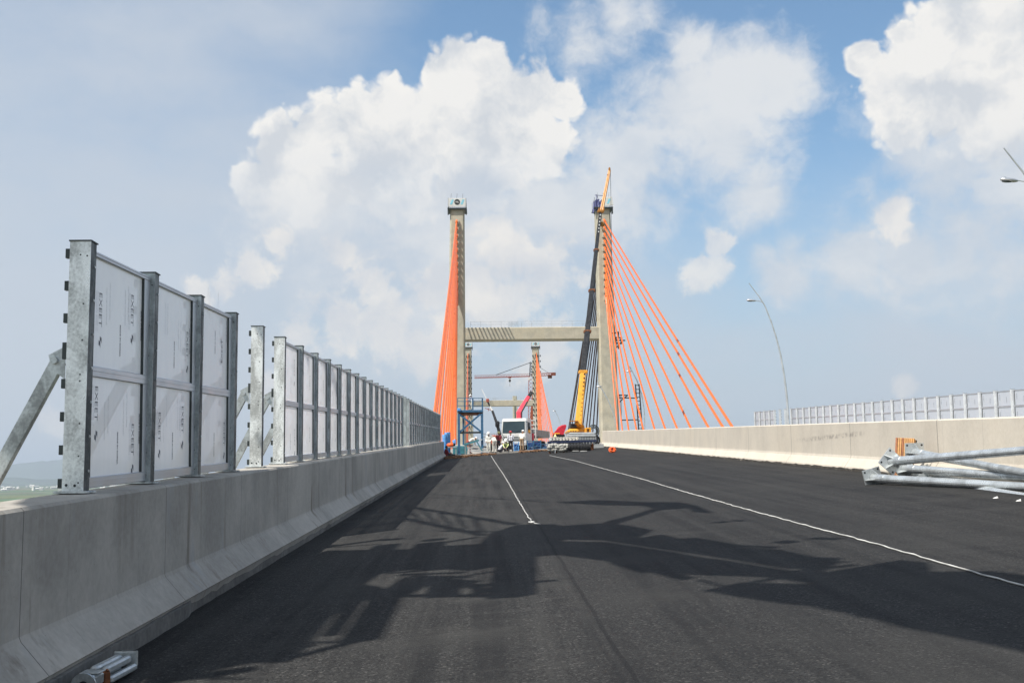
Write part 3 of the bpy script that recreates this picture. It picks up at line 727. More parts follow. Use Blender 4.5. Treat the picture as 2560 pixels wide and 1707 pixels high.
# access gear on the right leg of the nearest pylon
def px(x, y, Y): return at(x, y, Y)
mb = MB(); Yq = 199.4
for a, e in (((1543, 829), (1546, 868)), ((1546, 868), (1546, 872)), ((1534, 843), (1556, 845)), ((1538, 850), (1563, 851)), ((1535, 858), (1557, 858)), ((1540, 845), (1540, 870)), ((1552, 842), (1553, 860)), ((1540, 870), (1551, 858)), ((1546, 829), (1546, 846)), ((1530, 833), (1546, 831))):
    mb.bar(px(*a, Yq), px(*e, Yq), .20)
    mb.bar(px(*a, Yq + 1.6), px(*e, Yq + 1.6), .20)
for c in ((1540, 851), (1556, 851), (1546, 831)): mb.bar(px(*c, Yq), px(*c, Yq + 1.6), .18)
o = mb.build('access_cradle', m_black, origin=px(1548, 850, Yq)); tag(o, 'dark steel access cradle high on the nearest right pylon leg', 'cradle')
mb = MB()
for dy in (0, 1.4):
    for a, e in (((1545, 987), (1570, 988)), ((1545, 994), (1594, 995)), ((1548, 986), (1547, 1008)), ((1547, 1007), (1558, 996)), ((1560, 995), (1569, 988)), ((1551, 1050), (1594, 1049))):
        mb.bar(px(*a, 187 + dy), px(*e, 187 + dy), .17)
for c in ((1547, 994), (1566, 994), (1570, 1049.6)): mb.bar(px(*c, 187), px(*c, 188.4), .15)
mb.bar(px(1552, 988, 187), px(1553.5, 1050, 187), .1)
o = mb.build('bracket_platform', m_black, origin=px(1555, 994, 187)); tag(o, 'dark bracket platform beside the lower right pylon leg', 'platform')
mb = MB()
xa0, xa1, xb0, xb1 = (1588.5, 960), (1597, 1078), (1597.5, 960), (1606, 1078)
mb.bar(px(*xa0, 165), px(*xa1, 165), .16); mb.bar(px(*xb0, 165), px(*xb1, 165), .16)
for k in range(12):
    q = (k + .3) / 12; l = lambda p, r2: (p[0] + (r2[0] - p[0]) * q, p[1] + (r2[1] - p[1]) * q)
    mb.bar(px(*l(xa0, xa1), 165), px(*l(xb0, xb1), 165), .10)
o = mb.build('ladder', m_black, origin=px(1600, 1075, 165)); tag(o, 'tall black ladder standing between the right stay cables', 'ladder')
# small lamps on the bridge
def small_lamp(foot, prof, head, Y, label):
    b_ = px(*foot, Y); r_ = thing('street_lamp', label, 'street lamp', b_, 'street lamps on the bridge deck')
    MB().tube([px(*p, Y) for p in prof], .09, 6).build('pole', m_galvl, r_)
    MB().ball(px(*head, Y), (.55, .2, .14), 8, 5).build('lamp_head', m_alu, r_)
small_lamp((1612, 1078), [(1612, 1085), (1611, 1030), (1604, 985), (1592, 950), (1580, 927), (1574, 916)], (1572, 928), 201, 'small far lamp behind the black ladder among the right cables')
small_lamp((1545, 1074), [(1546, 1080), (1532, 1028), (1520, 1000), (1506, 975), (1497, 962), (1494, 950)], (1498, 966), 196, 'thin lamp crossing in front of the nearest right pylon leg')
small_lamp((1402, 1060), [(1402, 1062), (1396, 1043), (1389, 1030), (1384, 1022)], (1386, 1027), 330, 'faint distant lamp right of the second pylon fan')
# ------------------------------------------------------------------ vehicles and site clutter
def deck(x, y): return zr(min(x, 10), y) + (.12 if y > YE + .5 else 0)
def pbox(mb, x0, y0, x1, y1, Y, dep, mi=0, bev=.03):       # box whose front face covers a pixel rectangle at distance Y
    a, e = px(x0, y1, Y), px(x1, y0, Y); c = (a + e) / 2
    return mb.cbox((c.x, Y + dep / 2, c.z), (abs(e.x - a.x), dep, abs(e.z - a.z)), bev, mi=mi)
def ppoly(mb, pts, Y, dep, mi=0):
    q = [px(x, y, Y) for x, y in pts]; return mb.prism(q, (0, 0, 0), (0, dep, 0), mi)
# --- mobile crane
Yc = 103.0; c0 = px(1445, 1118, Yc)
cr = thing('mobile_crane', 'yellow mobile crane with long black telescopic boom beside the right pylon leg', 'crane', (c0.x, Yc + 2, deck(c0.x, Yc)))
mb = MB(); pbox(mb, 1418, 1085, 1492, 1106, Yc + 1, 9, 0, .1); pbox(mb, 1422, 1080, 1488, 1087, Yc + 1.3, 8, 0, .1); mb.build('carrier', m_grey, cr)
for sx in (1424, 1486):
    for k in range(4):
        p = px(sx, 1110, Yc + 2 + 2 * k); MB().tube([(p.x - .25, p.y, p.z), (p.x + .25, p.y, p.z)], .58, 16).build('wheel', m_rub, cr)
mb = MB(); pbox(mb, 1420, 1071, 1449, 1083.5, Yc + 2, 4.5, 0, .18); pbox(mb, 1440, 1069.5, 1464, 1083, Yc + 3, 4.5, 0, .15)
ppoly(mb, [(1436, 1076), (1463, 1076), (1460, 1062), (1440, 1066)], Yc + 4, 2.2)
ss = mb.build('slewing_body', m_yel, cr)
mb = MB(); 
for x in (1426, 1432, 1438): pbox(mb, x, 1076.5, x + 2.4, 1079, Yc + 1.97, .06, 0, .005)
mb.build('vent_slots', m_black, ss)
mb = MB(); pbox(mb, 1426, 1063, 1436, 1071, Yc + 3.5, 1.6, 0, .2); mb.tube([px(1425, 1066, Yc + 3), px(1441, 1066, Yc + 3)], .28, 10); mb.build('winch', m_black, cr)
mb = MB(); 
for a in ((1464, 1069.5, 1467.5, 1085), (1474, 1069.5, 1478, 1085), (1464, 1068.5, 1478, 1072), (1464, 1082.5, 1478, 1086)): pbox(mb, *a, Yc + 1.6, 1.9, 0, .04)
cb_ = mb.build('cab', m_yel, cr); pbox(MB(), 1467.3, 1071.8, 1474.2, 1082.7, Yc + 1.8, 1.5, 0, .02).build('window', m_amber, cb_)
mb = MB(); c = px(1484, 1077, Yc + 2.3)
for rr_ in (.28, .40, .52): mb.tube([c + V((rr_ * math.cos(a * .45), .12 * rr_, rr_ * 1.1 * math.sin(a * .45))) for a in range(15)], .05, 6)
mb.build('hose_reel', m_dark, cr)
def seg(name, a, e, Ya, Ye, wa, we, mat, par, hk=1.15):
    mb = MB(); p, q = px(*a, Ya), px(*e, Ye); d_ = (q - p).normalized(); s_ = V((1, 0, 0)); s_ = (s_ - d_ * s_.dot(d_)).normalized(); n_ = d_.cross(s_)
    def sec(o, w_): h = w_ * hk; b = w_ * .16; return [o + s_ * u + n_ * v for u, v in ((-w_ / 2, -h / 2 + b), (-w_ / 2 + b, -h / 2), (w_ / 2 - b, -h / 2), (w_ / 2, -h / 2 + b), (w_ / 2, h / 2 - b), (w_ / 2 - b, h / 2), (-w_ / 2 + b, h / 2), (-w_ / 2, h / 2 - b))]
    mb.sweep([sec(p, wa), sec(q, we)], True); return mb.build(name, mat, par)
bpts = [((1446, 1066), 106), ((1457.5, 930), 109), ((1468.5, 829), 111.5), ((1479.5, 727), 114), ((1490.5, 626), 117), ((1500.5, 533), 120)]
ws = [.68, .58, .53, .44, .33]
bm = seg('boom_base', bpts[0][0], bpts[1][0], bpts[0][1], bpts[1][1], .70, .56, m_yel, cr)
mb = MB(); 
for k in range(13):
    q = (k + .5) / 13; x = 1446 + 11.5 * q; y = 1066 - 136 * q; p = px(x + 4.0, y, 106 + 3 * q - .40); mb.cbox(p, (.13, .1, .2), .02)
mb.build('boom_lettering', m_black, bm)
pbox(MB(), 1424, 1051, 1446, 1053, 105.4, .5, 0, .02).build('boom_bracket', m_amber, bm)
for k in range(1, 5):
    s_ = seg('boom_section', bpts[k][0], bpts[k + 1][0], bpts[k][1], bpts[k + 1][1], ws[k - 1] * .88, ws[k] * .95, m_black, cr)
    p = px(*bpts[k][0], bpts[k][1]); MB().cbox(p, (ws[k - 1] * 1.28, ws[k - 1] * 1.25, .32), .06).build('collar', m_rust if k > 1 else m_yel, s_)
    if k in (4, 2):
        mb = MB()
        for j in range(6):
            q = .25 + .09 * j + (.25 if k == 4 else 0); x = bpts[k][0][0] + (bpts[k + 1][0][0] - bpts[k][0][0]) * q; y = bpts[k][0][1] + (bpts[k + 1][0][1] - bpts[k][0][1]) * q
            mb.cbox(px(x + 1.0, y, bpts[k][1] + 3 * q - .32), (.13, .05, .15), .01)
        mb.build('boom_lettering', m_white, s_)
MB().cbox(px(1502, 529, 120), (.72, .5, .34), .08).cbox(px(1497.5, 524, 120), (.12, .4, .34), .03).cbox(px(1509.5, 523, 120), (.12, .4, .5), .03).build('boom_head', m_amber, cr)
mb = MB(); A0, A1 = (1504, 527), (1524, 426)
for o_ in ((-2.2, 0), (2.4, .0)):
    mb.bar(px(A0[0] + o_[0], A0[1], 120), px(A1[0] + o_[0] * .45, A1[1], 122), .16)
    mb.bar(px(A0[0] + o_[0], A0[1], 120.6), px(A1[0] + o_[0] * .45, A1[1], 122.5), .14)
for k in range(12):
    q = k / 12; q2 = (k + 1) / 12; s1 = -2.2 if k % 2 else 2.4; s2 = 2.4 if k % 2 else -2.2
    f_ = lambda q_, s_: px(A0[0] + (A1[0] - A0[0]) * q_ + s_ * (1 - .55 * q_), A0[1] + (A1[1] - A0[1]) * q_, 120 + 2 * q_)
    mb.bar(f_(q, s1), f_(q2, s2), .08)
jb = mb.build('fly_jib', plain('dark_yellow_paint', (.52, .215, .025), .45, 0, .15, 3), cr)
MB().cbox(px(1523.6, 425, 122), (.22, .3, .55), .08).cbox(px(1519, 440, 121.8), (.12, .3, .35), .03).build('jib_head', m_amber, jb)
mb = MB(); mb.tube([px(1526, 428, 122), px(1528.5, 560, 122), px(1529, 700, 122)], .022, 4); mb.tube([px(1503, 532, 119.8), px(1505, 556, 119.6)], .025, 4); mb.build('hoist_rope', m_dark, cr)
mb = MB(); c = px(1505.5, 561, 119.6); mb.ball(c, (.26, .2, .3), 10, 6); mb.tube([c + V((0, 0, -.3)), c + V((-.04, 0, -.5)), c + V((.04, 0, -.62)), c + V((.14, 0, -.52))], .05, 6); mb.build('hook_block', m_amber, cr)
# --- loader truck
a_ = R(17); Tm = Matrix.Rotation(-a_, 3, 'Z'); f0 = px(1284.5, 1120, 99.5); T0 = V((f0.x, 99.5, deck(f0.x, 99.5)))
tk = thing('crane_truck', 'white flatbed truck with pink loader crane facing the viewer', 'truck', T0)
L = lambda x, y, z: T0 + Tm @ V((x, y, z))
def tb(mb, x, y, z, dx_, dy_, dz_, mi=0, bev=.03): return mb.cbox(L(x, y, z), (dx_, dy_, dz_), bev, mi=mi, M=Tm)
prof = [(0, .52), (-.02, 1.45), (.16, 2.62), (.34, 2.84), (1.75, 2.88), (1.8, .62), (.95, .60)]
mb = MB(); mb.sweep([[L(x * s_ * (1 - .035 * max(0, z - 1.4)), y + (.20 if abs(x) > 1.1 and y < .9 else 0), z) for y, z in prof] for x, s_ in ((-1.2, 1), (-1.08, 1), (1.08, 1), (1.2, 1))], True)
cabo = mb.build('cab', m_white, tk)
ws_ = lambda x, z: L(x, -.02 + .18 * (z - 1.45) / 1.17 - .018, z)
MB().prism([ws_(-1.02, 1.56), ws_(1.02, 1.56), ws_(.98, 2.58), ws_(-.98, 2.58)], Tm @ V((0, -.01, 0)), Tm @ V((0, .02, 0))).build('windscreen', m_glass, cabo)
mb = MB(); 
for x in (-.5, .12): mb.bar(ws_(x, 1.58) + Tm @ V((0, -.03, 0)), ws_(x + .42, 1.72) + Tm @ V((0, -.03, 0)), .025)
mb.build('wiper', m_black, cabo)
MB().prism([L(1.205, .38, 1.62), L(1.205, 1.18, 1.5), L(1.205, 1.18, 2.5), L(1.205, .48, 2.5)], Tm @ V((0, 0, 0)), Tm @ V((.015, 0, 0))).build('side_window', m_glass, cabo)
mb = MB(); tb(mb, 0, -.05, 1.22, 1.9, .05, .035, 0, .01); tb(mb, 0, -.05, 1.05, 1.9, .05, .05, 0, .01); tb(mb, 0, -.05, .92, 1.7, .05, .05, 0, .01); tb(mb, 0, -.055, .80, 1.7, .05, .05, 0, .01); mb.build('grille', m_dark, cabo)
mb = MB(); tb(mb, 0, -.045, 1.0, 2.0, .04, .09, 0, .01); tb(mb, .1, -.045, .86, 1.8, .04, .06, 0, .01); mb.build('front_panel', m_grey, cabo)
mb = MB(); tb(mb, 0, -.10, .62, 2.35, .22, .34, 0, .05); mb.build('bumper', m_white, tk)
for s_ in (-1, 1):
    mb = MB(); tb(mb, s_ * .88, -.215, .66, .34, .03, .17, 0, .01); mb.build('headlight', m_alu, tk)
    mb = MB(); mb.bar(L(s_ * 1.1, .1, 2.5), L(s_ * 1.42, -.15, 2.45), .04); tb(mb, s_ * 1.42, -.18, 2.22, .2, .06, .4, 0, .03); mb.build('mirror', m_black, tk)
mb = MB(); tb(mb, 0, 4.2, .85, .9, 7.6, .28); tb(mb, 0, 2.3, .95, 2.1, .7, .55, 0, .05); mb.build('chassis', m_black, tk)
mb = MB(); tb(mb, 0, 5.8, 1.38, 2.4, 5.2, .12)
for s_ in (-1, 1): tb(mb, s_ * 1.19, 5.8, 1.68, .05, 5.2, .55, 0, .01)
tb(mb, 0, 3.18, 1.68, 2.4, .05, .55, 0, .01); tb(mb, 0, 8.4, 1.68, 2.4, .05, .55, 0, .01)
for k in range(9): tb(mb, 1.225, 3.5 + .58 * k, 1.68, .03, .05, .5, 0, .005)
mb.build('flatbed', m_grey, tk)
mb = MB(); 
for x in (.6, 1.25): mb.bar(L(x + .05, 2.75, 1.0), L(x + .02, 2.75, 2.95), .08)
mb.bar(L(1.27, 2.75, 2.95), L(1.12, 2.75, 3.1), .07)
for z in (1.55, 2.0, 2.35, 2.75): mb.bar(L(.6, 2.75, z), L(1.28, 2.75, z), .07)
mb.build('headboard_rack', m_white, tk)
def wheel(par, c, r=.50, wd=.3, ax=None):
    ax = ax or (Tm @ V((1, 0, 0))); c = V(c)
    w_ = MB().tube([c - ax * wd / 2, c - ax * wd * .42, c + ax * wd * .42, c + ax * wd / 2], [r * .9, r, r, r * .9], 20).build('wheel', m_rub, par)
    MB().tube([c - ax * (wd / 2 + .01), c + ax * (wd / 2 + .01)], r * .5, 12).build('rim', m_grey, w_)
for y in (1.15, 5.4, 6.6):
    for s_ in (-1, 1): wheel(tk, L(s_ * 1.0, y, .5))
mb = MB(); tb(mb, 0, 2.3, 1.5, .6, .6, 1.2, 0, .08); mb.build('crane_column', m_pink, tk)
mb = MB(); tb(mb, 1.12, 2.35, .95, .22, .24, 1.25, 0, .03); tb(mb, 1.12, 2.35, .25, .34, .34, .08, 0, .02); mb.build('stabiliser', m_pink, tk)
Yk = (L(0, 2.3, 0)).y
lb = seg('loader_boom', (1297.5, 1062), (1297, 1030), Yk, Yk, .44, .42, m_pink, tk)
seg('loader_arm', (1295.5, 1035), (1321.5, 992), Yk, Yk + .6, .42, .34, m_pink, tk)
seg('loader_extension', (1320, 995), (1329, 980.5), Yk + .6, Yk + .9, .29, .27, m_black, tk)
mb = MB(); mb.tube([px(1303.5, 1058, Yk - .1), px(1304, 1030, Yk - .1), px(1318, 1004, Yk)], .07, 6); mb.build('loader_ram', m_dark, tk)
mb = MB(); pbox(mb, 1280, 1049, 1287, 1053, Yk, .4); mb.build('work_lamp', m_black, tk)
# --- slim dark boom of another machine behind the truck
b0 = px(1246, 1110, 108)
m2 = thing('boom_lift', 'slim black telescopic boom leaning left behind the white truck', 'crane', (b0.x, 109, deck(b0.x, 109)))
mb = MB(); mb.cbox((b0.x + .3, 110, deck(b0.x, 109) + 1.0), (2.0, 3.5, .9), .1); mb.build('carrier', m_redsteel, m2)
for s_ in (-1, 1):
    for y in (109, 111): wheel(m2, (b0.x + .3 + s_ * .95, y, deck(b0.x, 109) + .45), .45, .3, V((1, 0, 0)))
seg('boom_section', (1251, 1092), (1243, 1060), 108, 108, .30, .28, m_black, m2); 
MB().cbox(px(1243.5, 1060, 108), (.42, .4, .6), .1).build('elbow', m_black, m2)
seg('boom_section', (1243.5, 1062), (1231, 1027), 108, 108.5, .24, .20, m_black, m2); seg('boom_section', (1231, 1027), (1225, 1016), 108.5, 108.6, .16, .15, m_white, m2)
seg('boom_section', (1225.5, 1018), (1218, 1001), 108.6, 108.8, .14, .12, m_black, m2); seg('boom_section', (1218, 1001), (1204, 972), 108.8, 109, .07, .05, m_white, m2)
MB().cbox(px(1219, 1001, 108.7), (.3, .3, .35), .05).bar(px(1212, 1020, 108.7), px(1228, 1025, 108.7), .06).bar(px(1221, 1020, 108.7), px(1221, 1027, 108.7), .06).build('boom_head', m_redsteel, m2)
# --- tower crane far down the bridge
Yt = 462.0; t0 = px(1325, 1060, Yt)
tc = thing('tower_crane', 'distant red tower crane with long jib behind the second pylon', 'tower crane', (t0.x, Yt, g(Yt)))
def lattice(mb, a, e, w_, n, r=.12, hint=(0, 0, 1), tri=False):
    a, e = V(a), V(e); d_, s_, u_ = mb.frame(a, e, hint)
    cs = [(-1, -1), (1, -1), (1, 1), (-1, 1)] if not tri else [(-1, -1), (1, -1), (0, 1)]
    P_ = lambda q, c: a.lerp(e, q) + s_ * c[0] * w_ / 2 + u_ * c[1] * w_ / 2
    for c in cs: mb.bar(P_(0, c), P_(1, c), r * 1.3)
    for k in range(n):
        for i in range(len(cs)): mb.bar(P_(k / n, cs[i]), P_((k + 1) / n, cs[(i + 1) % len(cs)]), r)
mb = MB(); lattice(mb, px(1325.5, 1075, Yt), px(1327, 944, Yt), 1.7, 14, .12, (0, 1, 0)); mb.build('mast', m_redsteel, tc)
mb = MB(); lattice(mb, px(1327, 940, Yt), px(1328.5, 905, Yt), 1.0, 5, .2, (0, 1, 0)); mb.build('apex', m_dark, tc)
mb = MB(); lattice(mb, px(1326, 937.5, Yt), px(1186, 942, Yt), 1.25, 34, .06, (0, 0, 1), True); mb.bar(px(1326, 940, Yt), px(1186, 943.6, Yt), .22); mb.build('jib', m_redsteel, tc)
mb = MB(); lattice(mb, px(1328, 938, Yt), px(1388, 934.5, Yt), 1.0, 10, .13); mb.build('counter_jib', m_redsteel, tc)
mb = MB(); pbox(mb, 1370, 936, 1380, 945, Yt, 1.5); pbox(mb, 1378, 931, 1389.5, 938, Yt, 1.6); mb.build('counterweight', m_rust, tc)
mb = MB(); mb.bar(px(1328, 905.5, Yt), px(1240, 937, Yt), .22); mb.bar(px(1328.5, 905.5, Yt), px(1375, 934, Yt), .12); mb.build('tie_bar', m_dark, tc)
mb = MB(); pbox(mb, 1271, 941, 1278, 945, Yt, 1.2); mb.build('trolley', m_redsteel, tc)
mb = MB(); mb.bar(px(1274.5, 944, Yt), px(1274.7, 966, Yt), .09); mb.ball(px(1274.6, 951, Yt), (.45, .4, .7), 8, 5); mb.build('hook_block', m_dark, tc)
mb = MB(); pbox(mb, 1321, 944, 1325, 950, Yt - 1, 1.6); mb.build('cab', m_white, tc)
# --- blue working tower (scissor platform)
Yb = 97.5; q0 = px(1175, 1130, Yb)
bt = thing('work_platform', 'tall blue steel working platform on crossed legs at left of the road end', 'platform', (q0.x, Yb + .9, deck(q0.x, Yb)))
zb_ = deck(q0.x, Yb)
def pl(mb, a, e, w_=.12, Ya=Yb, Ye=None): mb.bar(px(*a, Ya), px(*e, Ye or Ya), w_); return mb
for xs, Y_ in ((1147, Yb), (1205, Yb), (1158, Yb + 2.2), (1204, Yb + 2.2)):
    p = px(xs, 1034, Y_); f_ = MB().bar((p.x, Y_, p.z), (p.x, Y_, zb_ - .02), 0.21 if Y_ == Yb else .15)
    f_.cbox((p.x, Y_, zb_ + .02), (.35, .35, .06), .01); f_.build('leg', m_blue, bt)
for Y_ in (Yb + .02, Yb + 2.1):
    for a, e in (((1148, 1035), (1203, 1079)), ((1201, 1035), (1149, 1080))):
        pl(MB(), a, e, .15, Y_).build('brace', m_blue, bt)
pl(MB(), (1147, 1081.5), (1206, 1080.5), .16, Yb + .1).build('tie_beam', m_dark, bt)
for a, e, w_ in (((1162, 1112), (1206, 1098), .09), ((1160, 1111), (1197, 1100), .15), ((1190, 1100), (1206, 1128), .1), ((1164, 1110), (1168, 1126), .1)):
    pl(MB(), a, e, w_, Yb - .2).build('brace', m_galvl if w_ < .1 else m_teal, bt)
mb = MB(); pbox(mb, 1143, 1024, 1208, 1031, Yb - .1, 2.5, 0, .03); dk = mb.build('deck_frame', m_blue, bt)
mb = MB(); pbox(mb, 1147, 1031.2, 1205, 1035.5, Yb + .1, 2.2, 0, .02); mb.build('deck_underside', m_rust, bt)
mb = MB()
for xs in (1144, 1161, 1182, 1206):
    for Y_ in (Yb, Yb + 2.3): mb.bar(px(xs, 1024, Y_), px(xs, 994.5, Y_), .12 if xs in (1182, 1206) else .06)
for Y_ in (Yb, Yb + 2.3):
    for y in (995, 1003, 1014): mb.bar(px(1143, y, Y_), px(1207, y, Y_), .05)
for xs in (1144, 1206):
    for y in (995, 1003): mb.bar(px(xs, y, Yb), px(xs, y, Yb + 2.3), .05)
mb.build('guard_rail', m_blue, bt)
mb = MB(); pbox(mb, 1143, 1020, 1152, 1027, Yb - .25, .4); mb.build('control_box', m_bluel, bt)
# --- pump unit and table left of the tower
def gthing(name, label, cat, xpix, ypix, Y, group=None):
    p = px(xpix, ypix, Y); return thing(name, label, cat, (p.x, Y, deck(p.x, Y)), group)
o = gthing('generator', 'teal generator with a pale lid under the blue working platform', 'generator', 1155, 1125, 98.6)
zt_ = o.location.z; p = px(1150, 1120, 98.6)
MB().cbox((p.x, 98.9, zt_ + .38), (1.25, .8, .72), .05).build('casing', m_teal, o); MB().cbox((p.x - .1, 98.9, zt_ + .79), (1.0, .7, .09), .02).build('lid', m_white, o); MB().cbox((p.x, 98.9, zt_ + .03), (1.4, .9, .06), .01).build('skid', m_dark, o)
o = gthing('work_table', 'low grey trestle table beside the seated worker', 'table', 1128, 1125, 97.2); p = px(1128, 1105, 97.2); zt_ = o.location.z
MB().cbox((p.x, 97.6, zt_ + .72), (.95, .8, .07), .01).build('table_top', m_grey, o)
for sx in (-.4, .4):
    for sy in (-.3, .3): MB().bar((p.x + sx, 97.6 + sy, zt_), (p.x + sx, 97.6 + sy, zt_ + .7), .06).build('leg', m_grey, o)
zt2 = zt_ + .755
o = thing('helmet_bag', 'bright orange bag with a black end lying on the grey trestle table', 'bag', (p.x, 97.5, zt2)); MB().ball((p.x - .05, 97.5, zt2 + .17), (.36, .28, .18), 12, 8).build('bag_body', m_oran, o); MB().ball((p.x + .22, 97.45, zt2 + .2), (.14, .2, .15), 10, 6).build('bag_end', m_black, o)
for k, (xs, yt_, w_) in enumerate(((1111, 1086, .3), (1116.5, 1081, .28), (1121.5, 1080, .26))):
    p = px(xs, 1100, 98.8 + .3 * k); z0_ = deck(p.x, 98.8); zt_ = px(xs, yt_, 98.8 + .3 * k).z
    o = MB().tube([(p.x, p.y, z0_), (p.x, p.y, zt_ - .06), (p.x, p.y, zt_)], [w_ * .62, w_ * .62, w_ * .5], 14).build('plastic_drum', m_bluel, origin=(p.x, p.y, z0_))
    tag(o, ('leftmost and shortest blue plastic drum behind the wall end', 'middle blue plastic drum of three behind the wall end', 'rightmost blue plastic drum, tallest of three behind the wall end')[k], 'drum', 'blue plastic drums')
# cross trestles of blue frames before the truck
for k, (x0, x1, y0, y1, Y_) in enumerate(((1284, 1297, 1104, 1131, 97.6), (1318, 1333, 1101, 1131, 98.0), (1334, 1352, 1100, 1128, 98.4), (1353, 1371, 1108, 1128, 98.8))):
    p = px((x0 + x1) / 2, y1, Y_); o = thing('steel_trestle', ('narrow blue steel trestle between the red-helmeted and tan-trousered workers', 'blue steel trestle right of the tan-trousered worker', 'blue steel trestle below the pink truck stabiliser', 'low blue steel trestle against the grey stack')[k], 'trestle', (p.x, Y_, deck(p.x, Y_)), 'blue steel trestles in front of the truck')
    mb = MB(); zf = deck(p.x, Y_)
    for dy in (0, .5):
        for xs in (x0, x1):
            a = px(xs, y0, Y_ + dy); mb.bar(a, (a.x + (.04 if xs == x0 else -.04), Y_ + dy, zf), .075)
        for yy in (y0 + 2, (y0 + y1) / 2 + 1, y1 - 7): mb.bar(px(x0, yy, Y_ + dy), px(x1, yy, Y_ + dy), .06)
        mb.bar(px(x0, y1 - 7, Y_ + dy), px(x1, y0 + 3, Y_ + dy), .05)
    mb.build('trestle_frame', m_blue if k else m_bluel, o)
    mb = MB(); pbox(mb, x0 + 1, y1 - 12, x1 - 1, y1 - 2, Y_ + .2, .5); mb.build('crate_tray', m_navy, o)
    mb = MB(); pbox(mb, x0 + .5, y0 + 5, x1 - .5, y1 - 13, Y_ + .25, .45); mb.build('crate_tray', m_navy, o)
# --- stack of expansion joint beams and loads in front of the crane
Ys = 83.0
def sg(xs, Y): p = px(xs, 1120, Y); return p.x, zr(p.x, Y)
x_, z_ = sg(1396, 82)
o = thing('mortar_block', 'knobbly grey mortar-caked block at left of the black roller bundle', 'block', (x_, 82.3, z_))
mb = MB(); rq = random.Random(12)
for i in range(9):
    for j in range(3):
        p = px(1375 + i * 5.3, 1113.5 + j * 5, 82); mb.ball((p.x + rq.uniform(-.05, .05), 82.35 + rq.uniform(-.1, .1), p.z + rq.uniform(-.03, .03)), (rq.uniform(.14, .22), .3, rq.uniform(.12, .18)), 10, 6)
pbox(mb, 1373, 1112, 1420, 1125, 82.2, .7, 0, .08); mb.build('mortar_mass', m_stone, o)
for xs in (1375, 1390.5, 1410):
    p = px(xs, 1125, 82.2); MB().cbox((p.x, 82.5, (p.z + z_) / 2), (.13, .4, p.z - z_ + .04), .02).build('foot', m_rust, o)
mb = MB(); p = px(1388, 1125, 82); mb.bar((p.x, 82.05, p.z + .05), (p.x, 82.05, z_), .05); mb.build('prop', m_galvl, o)
x_, z_ = sg(1449, 81.6)
o = thing('roller_bundle', 'black ribbed rubber roller bundle lying at the front of the stack', 'roller', (x_, 82.0, z_))
mb = MB(); pa, pb_ = px(1420.5, 1118, 81.9), px(1477, 1117.5, 81.9); n = 60; pts = []; rad = []
for i in range(n + 1): pts.append(pa.lerp(pb_, i / n) + V((0, .3, 0))); rad.append(.265 + .03 * (1 if i % 4 < 2 else -1))
mb.tube(pts, rad, 18, sm=False); mb.build('ribbed_sleeve', m_rub, o)
mb = MB(); pbox(mb, 1421, 1127.5, 1477, 1131.5, 81.9, .6, 0, .02)
for k in range(3): p = px(1430 + 18 * k, 1131, 81.9); mb.cbox((p.x, 82.2, (p.z + z_) / 2), (.3, .6, max(.05, p.z - z_)), .02)
mb.build('skid', m_black, o)
mb = MB(); pbox(mb, 1431, 1126, 1447, 1127.5, 81.85, .2, 0, .005); pbox(mb, 1451, 1126.3, 1468, 1128.3, 81.85, .2, 0, .005); mb.build('label_strip', m_white, o)
x_, z_ = sg(1432, 85)
o = thing('expansion_joint', 'long grey steel expansion joint with dark blue rail and rows of ribs', 'expansion joint', (x_, 85, z_))
mb = MB(); a, e = px(1370.5, 1105.5, 84.5), px(1491, 1101.5, 84.5); mb.bar(a, e, .12, .16); mb.bar(a + V((0, .9, 0)), e + V((0, .9, 0)), .12, .16); mb.build('rail', plain('navy_steel', (.02, .03, .075), .45, .2, .2, 5), o)
mb = MB()
for k in range(15): 
    q = (k + .3) / 15; p = a.lerp(e, q); mb.cbox((p.x, 84.95, p.z - .16), (.12, .85, .2), .02)
mb.build('support_box', m_grey, o)
mb = MB(); pbox(mb, 1445, 1086, 1490, 1092, 85.3, .7, 0, .03)
for k in range(11): pbox(mb, 1447 + 4 * k, 1093, 1449.2 + 4 * k, 1100, 85.2, .5, 0, .01)
pbox(mb, 1446, 1092, 1490, 1101, 85.5, .4, 0, .02); mb.build('comb_plate', m_grey, o)
mb = MB()
for xs in (1385, 1430, 1480): 
    p = px(xs, 1108, 84.9); mb.cbox((p.x, 85.1, (p.z + z_) / 2), (.25, .5, p.z - z_), .02)
mb.build('stand', m_rust, o)
mb = MB(); pbox(mb, 1490.5, 1086.5, 1496, 1090, 85, .4); mb.tube([px(1493, 1090, 85.2), px(1494, 1104, 85.2), px(1496.5, 1108, 85.2), px(1499, 1104, 85.2), px(1498, 1095, 85.2), px(1495, 1092, 85.2)], .07, 8); mb.build('hose_end', m_rub, o)
zs_ = a.z + .09
for k in range(9):
    xs = 1377.5 + 8.1 * k; p = px(xs, 1098, 84.9)
    o = thing('cement_sack', ('plain white sack at the left end of the sack row' if k == 0 else 'stained white sack in the row on the grey expansion joint'), 'sack', (p.x, 84.95, p.z - .16), 'white sacks on the expansion joint')
    MB().cbox((p.x, 84.95, p.z), (.23, .75, .31 - .03 * (k % 3)), .07).build('sack_body', m_sack if k else m_white, o)
    MB().cbox((p.x, 84.6, p.z + .13), (.2, .06, .05), .01).build('sack_fold', m_sack, o)
o = thing('warning_cone', 'small pale yellow cone standing on the left sacks', 'cone', px(1388, 1092, 84.9)); p = V(o.location)
MB().tube([p, p + V((0, 0, .22))], [.12, .02], 12).build('cone_body', plain('pale_yellow', (.75, .62, .25), .5), o); MB().cbox(p + V((0, 0, .01)), (.28, .28, .02), .005).build('cone_base', m_white, o)
